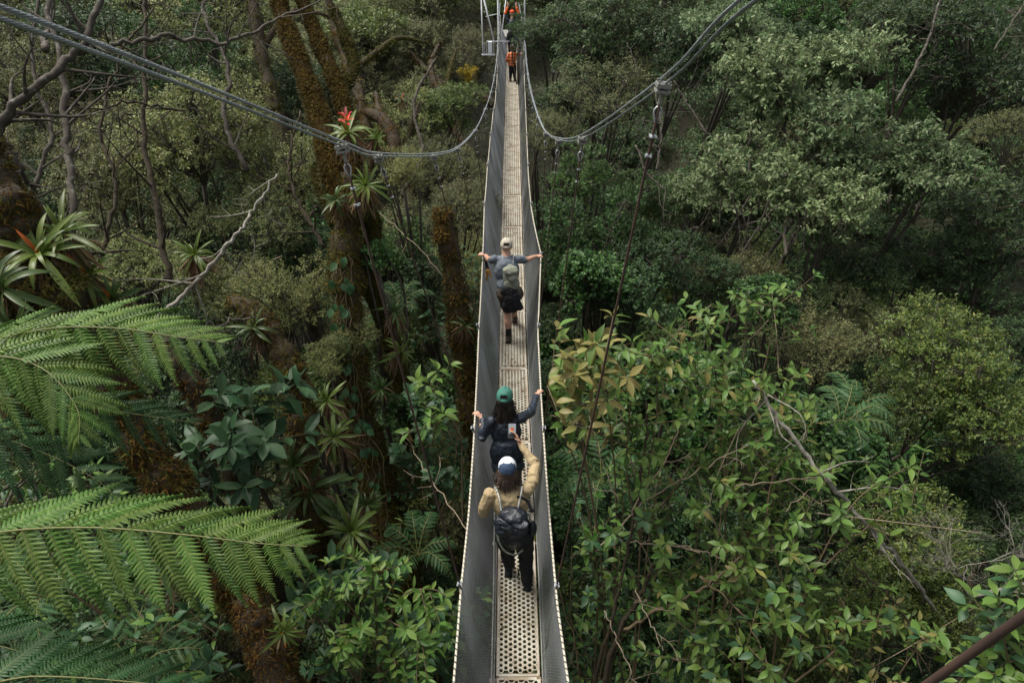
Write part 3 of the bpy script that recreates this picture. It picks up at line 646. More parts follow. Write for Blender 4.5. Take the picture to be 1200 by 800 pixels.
# phone held by A (its own thing)
ph = thing('phone', 'small phone with lit screen held up in the nearest hiker\'s right hand', 'phone', fR + np.array([-.025, .012, -.005]))
Rp = Euler((math.radians(50), math.radians(8), math.radians(8))).to_matrix(); c = loc_of(ph)
mb = MB(); mb.add(*box(c, (.085, .15, .01), Rp)); body_ = build(mb, 'phone_case', M['lace'], ph, smooth=False)
mb = MB(); mb.add(*box(c + np.array(Rp) @ np.array([0, .025, .006]), (.075, .10, .003), Rp)); build(mb, 'screen', M['glass'], ph, smooth=False)
mb = MB(); mb.add(*box(c + np.array(Rp) @ np.array([0, .02, .0085]), (.03, .03, .002), Rp)); build(mb, 'screen_picture', M['hivis'], ph, smooth=False)

# --- B: woman, green cap, long dark hair, navy jacket, both hands on the rails
B = thing('person', 'hiker in teal green cap and navy jacket with long black hair holding both handrails', 'person', (-.05, 5.65, -6.5), GX)
hB = np.array([-.08, 5.78, z0 + 1.53]); shL, shR = np.array([-.235, 5.68, z0 + 1.27]), np.array([.09, 5.70, z0 + 1.29])
hl = rail(-1, 5.98); hr = rail(1, 6.38)
elL = np.array([-.335, 5.66, z0 + 1.04]); wrL = hl + [.075, -.06, -.03]; elR = np.array([.225, 5.95, z0 + 1.16]); wrR = hr + [-.05, -.06, .0]
hipL, hipR = (-.13, 5.6, z0 + .82), (.03, 5.6, z0 + .82); ankL, ankR = (-.08, 5.66, z0 + .09), (.06, 5.9, z0 + .09)
body = head_bits(hB, .96, -.1, .15) + limb(((-.08, 5.72, z0 + 1.34), .05), (hB - [0, 0, .05], .048)) + [ellip((-.07, 5.66, z0 + 1.1), (.14, .09, .22)), ellip((-.05, 5.6, z0 + .86), (.15, .1, .12))]
body += limb((hipL, .085), ((-.1, 5.68, z0 + .45), .055), (ankL, .037)) + limb((hipR, .085), ((.05, 5.82, z0 + .46), .055), (ankR, .037)) + limb((shL, .048), (elL, .038), (wrL, .025)) + limb((shR, .048), (elR, .038), (wrR, .025))
body += hand(wrL, hl + [-.0, .01, .02], (-.3, .2, -1), 1, 1.25, .95) + hand(wrR, hr + [.0, .03, .015], (.3, .2, -1), -1, 1.25, .95)
blob('body', body, M['skin'], B, .006, 2)
blob('jacket', [ellip((-.07, 5.68, z0 + 1.1), (.18, .125, .24)), ellip((-.06, 5.62, z0 + .85), (.2, .15, .26)), ellip((-.05, 5.6, z0 + .66), (.2, .15, .14)), ellip((-.075, 5.7, z0 + 1.27), (.16, .08, .07))] + limb((shL, .062), (elL, .054), (wrL + [.02, -.02, 0], .036)) + limb((shR, .06), (elR, .05), (wrR + [-.01, -.01, 0], .036)) +
     [ellip(shR * (1 - t) + elR * t + rng.normal(0, .012, 3), (.02, .056, .056)) for t in (.3, .6, .9)] + [ellip(shL * (1 - t) + elL * t + rng.normal(0, .015, 3), (.06, .06, .018)) for t in (.3, .6, .9)], M['navy'], B, .008, 3)
blob('trousers', limb((hipL, .105), ((-.1, 5.68, z0 + .45), .075), (np.array(ankL) + [0, 0, .03], .055)) + limb((hipR, .105), ((.05, 5.82, z0 + .46), .075), (np.array(ankR) + [0, 0, .03], .055)), M['black'], B, .01, 3)
shoe(B, (-.08, 5.62, z0), (-.09, 5.87, z0), M['shoed']); shoe(B, (.06, 5.86, z0), (.065, 6.1, z0), M['shoed'])
cap(B, hB + [0, -.01, .02], 1.05, -.1, .12, [M['greencap'], M['greencap'], M['hair']], opening=True)
blob('hair', [ellip(hB + [0, -.04, -.03], (.092, .075, .09)), ellip(hB + [.01, -.075, -.12], (.1, .06, .1)), ellip(hB + [.0, -.11, -.22], (.095, .045, .12)), ellip(hB + [.02, -.125, -.33], (.08, .04, .1))], M['hair'], B, .009, 3)
hair_strands(B, [hB + [-.09, -.02, -.03], hB + [-.05, -.1, -.05], hB + [0, -.115, -.05], hB + [.05, -.1, -.05], hB + [.09, -.02, -.03]], [hB + [-.15, -.09, -.34], hB + [-.07, -.17, -.42], hB + [0, -.175, -.45], hB + [.07, -.165, -.42], hB + [.14, -.08, -.30]], M['hair'], 240, .025, .018, .0045, seed=5)

# --- C: man in grey shirt, arms out to the rails, small sage pack, black jacket round the waist
C = thing('person', 'man in grey t-shirt and brown shorts with beige cap, arms stretched to both rails', 'person', (0, 9.1, -6.5), GX)
hC = np.array([-.085, 9.29, z0 + 1.55]); hl = rail(-1, 9.55) + [0, 0, .1]; hr = rail(1, 9.5) + [0, 0, .1]
shL, shR = np.array([-.27, 9.2, z0 + 1.375]), np.array([.1, 9.2, z0 + 1.375]); wrL = hl + [.05, -.03, .0]; wrR = hr + [-.09, -.03, .01]
elL = (shL + wrL) / 2 + [-.02, -.02, -.03]; elR = (shR + wrR) / 2 + [0, -.03, -.02]
hipL, hipR = (-.12, 9.02, z0 + .87), (.06, 9.02, z0 + .87); kL, kR = (-.07, 9.08, z0 + .48), (.035, 9.38, z0 + .5); ankL, ankR = (-.055, 8.97, z0 + .1), (.04, 9.5, z0 + .12)
body = head_bits(hC, 1.0, 0, .2) + limb(((-.085, 9.22, z0 + 1.4), .07), (hC - [0, 0, .05], .055)) + [ellip((-.08, 9.13, z0 + 1.15), (.16, .1, .24)), ellip((-.04, 9.04, z0 + .92), (.15, .11, .13))]
body += limb((hipL, .1), (kL, .062), ((-.065, 9.0, z0 + .34), .06), (ankL, .04)) + limb((hipR, .1), (kR, .062), ((.04, 9.42, z0 + .34), .06), (ankR, .04)) + limb((shL, .058), (elL, .045), (wrL, .03)) + limb((shR, .058), (elR, .045), (wrR, .03))
body += hand(wrL, hl + [-.05, .01, .01], (0, .2, -1), 1, 1.2) + hand(wrR, hr + [.04, .01, .01], (0, .2, -1), -1, 1.2)
blob('body', body, M['skin'], C, .008, 2)
blob('shirt', [ellip((-.085, 9.15, z0 + 1.2), (.205, .135, .22)), ellip((-.07, 9.08, z0 + 1.0), (.175, .13, .14)), ellip((-.085, 9.2, z0 + 1.37), (.18, .09, .07))] + limb((shL, .066), (shL * .45 + elL * .55 - [0, 0, .012], .058)) + limb((shR, .066), (shR * .3 + elR * .7 - [0, 0, .01], .058)) + [ellip(shL * (1 - t) + elL * t, (.018, .064, .066)) for t in (.15, .4)] + [ellip(shR * (1 - t) + elR * t, (.018, .064, .066)) for t in (.2, .5)], M['greyshirt'], C, .01, 3)
blob('shorts', limb((hipL, .125), (np.array(kL) + [0, 0, .09], .1)) + limb((hipR, .125), (np.array(kR) + [0, -.02, .1], .1)) + [ellip((-.035, 9.04, z0 + .92), (.18, .13, .11))], M['shorts'], C, .01, 3)
for kk, an in ((kL, ankL), (kR, ankR)): blob('sock', limb((np.array(an) + [0, 0, .12], .05), (an, .045)), M['black'], C, .01, 2)
shoe(C, (-.058, 8.92, z0 + .0), (-.05, 9.2, z0), M['shoe']); shoe(C, (.04, 9.46, z0 + .03), (.05, 9.73, z0), M['shoe'])
cap(C, hC + [0, -.01, .02], 1.06, 0, .05, [M['khakicap'], M['khakicap'], M['hairb']], opening=True)
pk = blob('backpack', [ellip((-.02, 9.0, z0 + 1.2), (.12, .085, .19)), ellip((.0, 8.97, z0 + 1.07), (.125, .085, .13))], M['sage'], C, .01, 4)
blob('pack_lid', [ellip((-.02, 8.97, z0 + 1.3), (.125, .095, .075)), ellip((.01, 8.92, z0 + 1.2), (.085, .06, .07))], M['sage'], pk, .01, 2)
for sx in (-.14, .02): strapline([(sx, 9.06, z0 + 1.28), (sx, 9.14, z0 + 1.41), (sx, 9.25, z0 + 1.43), (sx, 9.3, z0 + 1.35)], pk, M['strap'], .017)
strapline([(.06, 9.04, z0 + 1.3), (.05, 9.1, z0 + 1.38), (.04, 9.16, z0 + 1.43)], pk, M['darkblue'], .009)
blob('side_pocket', [ellip((.08, 9.0, z0 + 1.0), (.04, .06, .15))], M['sage'], pk, .01, 2)
blob('tied_jacket', [ellip((-.04, 8.95, z0 + .96), (.14, .09, .12)), ellip((.0, 8.9, z0 + .78), (.15, .075, .2)), ellip((-.06, 8.9, z0 + .74), (.09, .05, .14)), ellip((.1, 8.9, z0 + .7), (.08, .05, .06))] + limb(((.05, 8.9, z0 + .8), .06), ((.15, 8.9, z0 + .68), .035)), M['black'], C, .01, 2)
tp = thing('trekking_poles', 'folded black trekking poles with cork grips in the left hand of the man in grey', 'trekking poles', hl + np.array([.03, -.03, -.02]))
mb = MB()
for q in (-1, 1): mb.add(*tube([hl + [.03, -.02, .03], hl + [.085 + .02 * q, -.08, -.28]], .012, 6))
build(mb, 'pole_shaft', M['black'], tp)
for q, dx in ((-1, -.02), (1, .045)): blob('grip', cone(hl + [.075 + dx * .4, -.08, -.24], hl + [.085 + dx, -.11, -.40 + .06 * (q > 0)], .024, .018), M['cork'], tp, .008, 2)

# --- D: child in orange checked jacket
z1 = float(zd(24.6)); D = thing('person', 'small child in orange checked jacket and dark trousers, right arm on the rail', 'person', (0, 24.6, z1), GX)
hD = np.array([.01, 24.62, z1 + 1.08]); body = head_bits(hD, .92, 0, 0) + limb(((0, 24.62, z1 + .92), .04), (hD - [0, 0, .05], .04)) + [ellip((0, 24.62, z1 + .75), (.11, .08, .2))]
wr = np.array([.30, 24.8, z1 + .84]); body += limb(((-.04, 24.6, z1 + .55), .06), ((-.05, 24.55, z1 + .06), .03)) + limb(((.07, 24.62, z1 + .55), .06), ((.09, 24.66, z1 + .06), .03)) + limb(((.11, 24.62, z1 + .88), .04), ((.22, 24.7, z1 + .84), .03), (wr, .022)) + limb(((-.12, 24.62, z1 + .86), .04), ((-.17, 24.62, z1 + .68), .03), ((-.13, 24.75, z1 + .6), .022)) + hand(wr, rail(1, 24.9), (0, 0, -1), -1, 1, .8)
blob('body', body, M['skin'], D, .012, 2)
plaid = surf('orange_check_cloth', [(.7, .13, .02), (.8, .2, .04)], .8, 6); nt = plaid.node_tree; b = nt.nodes['Principled BSDF']
tc = nt.nodes.new('ShaderNodeTexCoord'); 
wv = []
for dr in ('X', 'Z'):
    w_ = nt.nodes.new('ShaderNodeTexWave'); w_.bands_direction = dr; w_.inputs['Scale'].default_value = 3.2; w_.inputs['Distortion'].default_value = .6; nt.links.new(tc.outputs['Object'], w_.inputs[0]); wv.append(w_)
mx = nt.nodes.new('ShaderNodeMath'); mx.operation = 'MULTIPLY'; nt.links.new(wv[0].outputs['Fac'], mx.inputs[0]); nt.links.new(wv[1].outputs['Fac'], mx.inputs[1])
rp = ramp(nt, mx.outputs[0], [(0.0, (.05, .03, .03)), (.02, (.06, .035, .03)), (.06, (.75, .15, .025)), (.7, (.8, .2, .04)), (.85, (.55, .35, .25))]); nt.links.new(rp, b.inputs['Base Color'])
blob('jacket', [ellip((0, 24.62, z1 + .72), (.15, .11, .24)), ellip((0, 24.62, z1 + .56), (.15, .11, .1))] + limb(((.1, 24.62, z1 + .87), .06), ((.22, 24.7, z1 + .84), .05), (wr - [.03, 0, 0], .04)) + limb(((-.11, 24.62, z1 + .86), .06), ((-.18, 24.62, z1 + .68), .05), ((-.14, 24.72, z1 + .61), .04)), plaid, D, .013, 2)
blob('trousers', limb(((-.04, 24.6, z1 + .5), .085), ((-.05, 24.55, z1 + .1), .05)) + limb(((.07, 24.62, z1 + .5), .085), ((.09, 24.66, z1 + .1), .05)), M['black'], D, .013, 2)
blob('hair', [ellip(hD + [0, -.02, .03], (.085, .1, .09))], M['hairb'], D, .012, 2)
shoe(D, (-.05, 24.5, z1), (-.06, 24.7, z1), M['shoe']); shoe(D, (.09, 24.6, z1), (.1, 24.8, z1), M['shoe'])
# --- E: far adult, orange jacket, arms raised, dark pack, blue bag
z1 = float(zd(28)) - .05; E = thing('person', 'farthest hiker in dark vest and orange cuffs with raised arms, half behind leaves', 'person', (0, 28, z1), GX)
hE = np.array([0, 28.05, z1 + 1.6])
body = head_bits(hE, 1, 0, 0) + limb(((0, 28, z1 + 1.4), .06), (hE - [0, 0, .05], .05)) + [ellip((0, 28, z1 + 1.15), (.16, .1, .25))] + limb(((-.08, 28, z1 + .85), .1), ((-.05, 27.95, z1 + .06), .04)) + limb(((.08, 28, z1 + .85), .1), ((.08, 28, z1 + .06), .04))
for s in (-1, 1): body += limb(((s * .18, 28, z1 + 1.38), .05), ((s * .26, 28.05, z1 + 1.6), .04), ((s * .17, 28.1, z1 + 1.82), .03)) + hand((s * .17, 28.1, z1 + 1.82), (s * .16, 28.12, z1 + 1.95), (0, 1, 0), -s, .3)
blob('body', body, M['skin'], E, .014, 2)
blob('vest', [ellip((0, 28, z1 + 1.18), (.2, .14, .27))], M['navy'], E, .015, 2)
blob('vest_sleeves', limb(((-.17, 28, z1 + 1.38), .07), ((-.25, 28.05, z1 + 1.58), .055)) + limb(((.17, 28, z1 + 1.38), .07), ((.25, 28.05, z1 + 1.58), .055)), M['navy'], E, .015, 2)
blob('jacket', limb(((-.25, 28.05, z1 + 1.6), .055), ((-.175, 28.1, z1 + 1.78), .05)) + limb(((.25, 28.05, z1 + 1.6), .055), ((.175, 28.1, z1 + 1.78), .05)), M['hivis'], E, .015, 2)
blob('trousers', limb(((-.08, 28, z1 + .85), .13), ((-.05, 27.95, z1 + .1), .065)) + limb(((.08, 28, z1 + .85), .13), ((.08, 28, z1 + .1), .065)), M['black'], E, .015, 2)
blob('hat', [ellip(hE + [0, 0, .06], (.09, .11, .07))], M['redhelm'], E, .014, 2)
blob('backpack', [ellip((0, 27.84, z1 + 1.2), (.14, .1, .22)), ellip((.0, 27.8, z1 + 1.0), (.15, .1, .1))], M['packn'], E, .014, 2)
blob('bag', [ellip((.2, 27.9, z1 + .85), (.1, .1, .2))], M['darkblue'], E, .014, 2)
shoe(E, (-.05, 27.9, z1), (-.06, 28.15, z1), M['shoed']); shoe(E, (.08, 27.95, z1), (.09, 28.2, z1), M['shoed'])

# ---------------------------------------------------------------- HERO VEGETATION
def tufts(mb, pts, rad, n, L, g, droop=.6, wid=.12, thick=1.0, zmin=-99):
    """moss hair over a limb"""
    p = np.asarray(pts); r = np.broadcast_to(rad, (len(p),)); sl = np.linalg.norm(np.diff(p, axis=0), axis=1) * (r[1:] + .03); sl = sl * (p[1:, 2] > zmin); seg = g.choice(len(p) - 1, n, p=sl / sl.sum()); t = g.uniform(0, 1, n)[:, None]
    T = unit(p[seg + 1] - p[seg]); c = p[seg] * (1 - t) + p[seg + 1] * t; rr = r[seg] * (1 - t[:, 0]) + r[seg + 1] * t[:, 0]
    o = unit(np.cross(T, rnd_dir(n, g))); clump = .75 + .35 * np.sin(c[:, 0] * 9 + c[:, 2] * 11) * np.sin(c[:, 2] * 7 + c[:, 1] * 8)
    pos = c + o * (rr * g.uniform(.93, 1.14, n) * thick)[:, None]
    tg = np.where(g.uniform(size=(n, 1)) < .65, .25, 1.0); d = unit(o * tg + np.cross(o, rnd_dir(n, g)) * 1.1 - np.array([0, 0, droop])); put_leaves(mb, pos, d, unit(o + rnd_dir(n, g) * .35), L * g.uniform(.5, 1.4, n) * clump, leaf_shape('tri', wid * 2.4))
def mossy_trunk(label, path, rad, mats=('mossb',), n=5000, L=.06, name='mossy_tree', cat='tree', limbs=(), seed=1, droop=.6, knots=6, root=True, group=None):
    """a tree whose trunk (path, bottom first) is wrapped in moss; limbs: extra (path, radii, moss key)"""
    g = np.random.default_rng(seed); path = np.asarray(path, float)
    zm = path[0][2] - 1.3
    if root:
        b = path[0]; e = np.array([b[0] + g.normal(0, .3), b[1] + g.normal(0, .3), gz(b[0], b[1]) - .3])
        if e[2] < b[2] - .3:
            k = max(1, int(np.linalg.norm(b - e) / .7)); u = (np.arange(k) / k)[:, None]; path = np.vstack([e * (1 - u) + b * u, path]); rad = list(rad[0] * (1.35 - .35 * u[:, 0])) + list(rad)
    t = thing(name, label, cat, path[0], group)
    pr = spline(np.column_stack([path, rad]), max(24, len(path) * 8)); pr[:, 3] = np.maximum(pr[:, 3], .01); p, r = pr[:, :3], pr[:, 3]
    kn = 1 + .22 * np.sin(np.arange(len(r)) * .9 + seed) * np.sin(np.arange(len(r)) * .37); r = r * kn
    mb = MB(); mb.add(*tube(p, r, 12, True, .13, r_=g))
    build(mb, 'trunk', M['bark'], t)
    kn_ = [(p[i] + rnd_dir(1, g)[0] * r[i] * .7, r[i] * g.uniform(.35, .7)) for i in g.choice(np.nonzero(p[:, 2] > zm)[0], knots)]
    for q, mk in enumerate(mats):
        mb = MB(); tufts(mb, p, r, n // len(mats), L, g, droop, zmin=zm)
        for kc, kr in kn_[q::len(mats)]: tufts(mb, np.array([kc - [0, 0, kr * .5], kc, kc + [0, 0, kr * .4]]), kr * .7, 420, L * 1.2, g, droop)
        build(mb, 'moss', M[mk], t, smooth=False, kind='stuff')
    for lp, lrad, mk in limbs:
        lr = spline(np.column_stack([lp, lrad]), max(14, len(lp) * 6)); mb = MB(); mb.add(*tube(lr[:, :3], lr[:, 3], 8, True, .15, r_=g)); o = build(mb, 'limb', M['bark' if mk else 'bark_d'], t)
        if mk: mb = MB(); ln = np.sum(np.linalg.norm(np.diff(lr[:, :3], axis=0), axis=1)); tufts(mb, lr[:, :3], lr[:, 3], int(n * .12 * ln * max(1, lrad[0] / .05)), L * .8, g, droop); build(mb, 'moss', M[mk], o, smooth=False, kind='stuff')
    return t
def PP(*rows): return [P(*r) for r in rows]

def branch_thing(name, label, path, rad, mat='lichen', twigs=8, seed=2, tl=.5, cat='branch', leaves=None, lum=.12):
    g = np.random.default_rng(seed); t = thing(name, label, cat, path[0])
    pr = spline(np.column_stack([path, rad]), len(path) * 7); p, r = pr[:, :3].copy(), pr[:, 3]; p[1:-1] += g.normal(0, .012, (len(p) - 2, 3))
    mb = MB(); mb.add(*tube(p, r, 8, True, lum, r_=g)); build(mb, 'stem', M[mat], t)
    for q in range(twigs):
        i = g.integers(2, len(p) - 1); T = unit(p[min(i + 1, len(p) - 1)] - p[i - 1]); s = unit(np.cross(T, rnd_dir(1, g)[0])); ln = tl * g.uniform(.4, 1.2)
        e = p[i] + (T * .7 + s) * ln * .5; e2 = e + (T * .6 + s * .5 + g.normal(0, .3, 3)) * ln * .5
        mb = MB(); w = spline([p[i], e, e2], 7); mb.add(*tube(w, np.linspace(r[i] * .5, .002, 7), 5, False))
        for z in range(3):
            j = g.integers(1, 6); f = w[j] + unit(s + g.normal(0, .7, 3)) * ln * .3; mb.add(*tube([w[j], (w[j] + f) / 2 + g.normal(0, .01, 3), f], [.004, .003, .0012], 3, False))
        build(mb, 'twig', M[mat], t)
    return t

# -- strap leaf for bromeliads: arching, channelled
def strap_leaf(name, mat, curve, w=.12, tip=None):
    n = 9; t = np.linspace(0, 1, n); x = np.sin(t * curve) / curve; z = (1 - np.cos(t * curve)) / curve * -1
    ww = w * np.array([.75, .8, .9, 1, 1, .92, .75, .45, .02]) / 2; v = []
    for i in range(n): v += [(x[i], -ww[i], z[i] + ww[i] * .45), (x[i], 0, z[i]), (x[i], ww[i], z[i] + ww[i] * .45)]
    f = []; 
    for i in range(n - 1):
        for j in (0, 1): a = i * 3 + j; f.append([a, a + 3, a + 4, a + 1])
    mi = np.array([1 if (tip and i >= n - 3) else 0 for i in range(n - 1) for j in (0, 1)])
    mb = MB(); mb.add(np.array(v), np.array(f), mi); return mb.mesh(name, [mat, M[tip] if tip else mat])
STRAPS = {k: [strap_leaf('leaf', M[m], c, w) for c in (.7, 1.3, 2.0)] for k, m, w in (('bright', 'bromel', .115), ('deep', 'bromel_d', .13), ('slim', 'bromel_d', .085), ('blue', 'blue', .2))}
STRAP_O = [strap_leaf('leaf', M['orange'], 1.0, .13), strap_leaf('leaf', M['bromel'], .9, .14, 'orange')]; STRAP_R = strap_leaf('bract', M['red'], .6, .3); STRAP_P = strap_leaf('bract', M['pink'], .7, .3)
def bromeliad(label, c, size, axis=(0, -.3, 1), n=22, key='bright', dry=60, flower=False, orange=1, seed=0, group='bromeliads growing on mossy limbs', name='bromeliad', tight=1.0):
    g = np.random.default_rng(900 + seed); t = thing(name, label, 'bromeliad', c, group); ax = unit(np.array(axis, float)); a1 = unit(np.cross(ax, [.3, .9, .1])); a2 = np.cross(ax, a1)
    for q in range(n):
        f = q / n; th = q * 2.4 + g.normal(0, .3); el = (1.35 - 1.25 * f * tight) + g.normal(0, .24); rd = a1 * math.cos(th) + a2 * math.sin(th)
        d = rd * math.cos(el) + ax * math.sin(el); nn = ax * math.cos(el) - rd * math.sin(el); s = size * (.65 + .45 * f) * g.uniform(.6, 1.12)
        me = STRAPS[key][g.integers(0, 3)]
        if q < orange: me = STRAP_O[q % 2]
        link('leaf', me, t, frame_mat(rd * size * .04 + ax * .02, d, nn, s))
    if flower:
        for q in range(12):
            th = q * 2.4; el = .5 + .06 * q; rd = a1 * math.cos(th) + a2 * math.sin(th); d = rd * math.cos(el) + ax * math.sin(el); nn = ax * math.cos(el) - rd * math.sin(el)
            link('bract', STRAP_P if q % 5 == 0 else STRAP_R, t, frame_mat(ax * size * (.4 + .025 * q) + rd * .02, d, nn, size * .22))
    if dry:
        mb = MB(); k = dry; th = g.uniform(0, 6.28, k); pos = loc_of(t) + (a1 * np.cos(th)[:, None] + a2 * np.sin(th)[:, None]) * size * .12 - ax * .04
        d = unit((a1 * np.cos(th)[:, None] + a2 * np.sin(th)[:, None]) * g.uniform(.1, .9, k)[:, None] + np.array([0, 0, -1.]) + g.normal(0, .15, (k, 3)))
        put_leaves(mb, pos, d, rnd_dir(k, g), size * g.uniform(.5, 1.1, k), leaf_shape('blade', .07)); build(mb, 'dead_leaves', M['dry'], t, smooth=False, kind='stuff')
    return t

# -- tree fern fronds: rachis > pinnae with their pinnules
def pinna_mesh(name, mat, seed, n=23):
    g = np.random.default_rng(seed); mb = MB(); t = (np.arange(n) + .5) / n; ln = .215 * np.sin(np.pi * np.clip(t * .86 + .17, 0, 1)) ** .75 * (1 - .55 * t); ln = np.maximum(ln, .012); ln[-1] = .03
    zc = -.16 * t ** 2
    for s in (-1, 1):
        w = .046
        for i in range(n):
            x = t[i]; l = ln[i] * g.uniform(.82, 1.08) * (g.uniform(.3, .6) if g.uniform() < .03 else 1); sw = .35 + .35 * t[i]; y = s
            v = np.array([(x - w * .46, 0, zc[i]), (x + w * .46, 0, zc[i]), (x - w * .30 + l * sw * .55, y * l * .55, zc[i] - .012), (x + w * .36 + l * sw * .5, y * l * .5, zc[i] - .004), (x + l * sw, y * l, zc[i] - .035), (x + l * sw * .4, y * l * .4, zc[i] + .006)])
            f = np.array([[0, 5, 2], [5, 4, 2], [0, 1, 5], [1, 3, 5], [3, 4, 5]]);
            if s > 0: pass
            else: f = f[:, ::-1]
            mb.add(v, f)
    xs_ = np.linspace(0, 1, 10); mb.add(*tube(np.stack([xs_, 0 * xs_, -.16 * xs_ ** 2 + .002], -1), np.linspace(.0045, .001, 10), 4, False), 1)
    return mb.mesh(name, [mat, M['rachis']], smooth=False)
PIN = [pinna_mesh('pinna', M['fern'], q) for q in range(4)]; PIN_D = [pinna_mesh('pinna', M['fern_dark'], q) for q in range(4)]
def frond(parent, path, wmax, npair=26, pin=None, up=(0, -.35, 1), droop=.45, w0=.35, start=.06, seed=0, sweep=.55, taper=.75):
    g = np.random.default_rng(seed); p = spline(path, 60); T = unit(np.gradient(p, axis=0)); L = np.sum(np.linalg.norm(np.diff(p, axis=0), axis=1))
    mb = MB(); mb.add(*tube(p, np.linspace(.008, .0015, 60), 6, False)); fr = build(mb, 'frond', M['rachis'], parent); base = loc_of(fr)
    for i in range(npair):
        u = start + (1 - start) * (i / (npair - .2)); k = min(int(u * 59), 58); f = u * 59 - k; pos = p[k] * (1 - f) + p[k + 1] * f; t = T[k]
        s_ = unit(np.cross(np.array(up, float), t)); nn = np.cross(t, s_); prof = (w0 + (1 - w0) * min(1, u / .35)) * (1 - u ** 2.2) ** taper + .02; ln = wmax * prof
        for sd in (-1, 1):
            d = unit(s_ * sd + t * (sweep + .35 * u) + np.array([0, 0, -droop]) + g.normal(0, .035, 3)); n2 = unit(nn + s_ * sd * droop * .8 + g.normal(0, .14, 3))
            link('pinna', (pin or PIN)[g.integers(0, 4)], fr, frame_mat(pos - base, d, n2, (ln * g.uniform(.93, 1.05), ln * g.uniform(.92, 1.1), ln * g.uniform(.3, 2.2))))
    return fr

# -- broad leaf with folded blade for the shrubs close by
def broad_leaf(name, mat, w=.42, bend=.35):
    n = 7; t = np.linspace(0, 1, n); wd = w / 2 * np.array([.06, .62, .95, 1, .78, .4, .0]); x = t * .98; z = -bend * t ** 2 * .6; v = []
    for i in range(n): v += [(x[i], -wd[i], z[i] + wd[i] * .28), (x[i], 0, z[i]), (x[i], wd[i], z[i] + wd[i] * .28)]
    f = [[i * 3 + j, i * 3 + j + 3, i * 3 + j + 4, i * 3 + j + 1] for i in range(n - 1) for j in (0, 1)]
    mb = MB(); mb.add(np.array(v), np.array(f)); mb.add(*tube([(-.14, 0, .02), (0, 0, 0)], [.006, .008], 3, False)); return mb.mesh(name, [mat])
BL = {k: [broad_leaf('leaf', M[m], w, b) for b in (.15, .5, .9)] for k, m, w in (('broad', 'broad', .42), ('yellow', 'broad_y', .4), ('blue', 'blue', .5), ('narrow', 'broad', .26), ('round', 'blue', .72), ('gold', 'orange', .4))}
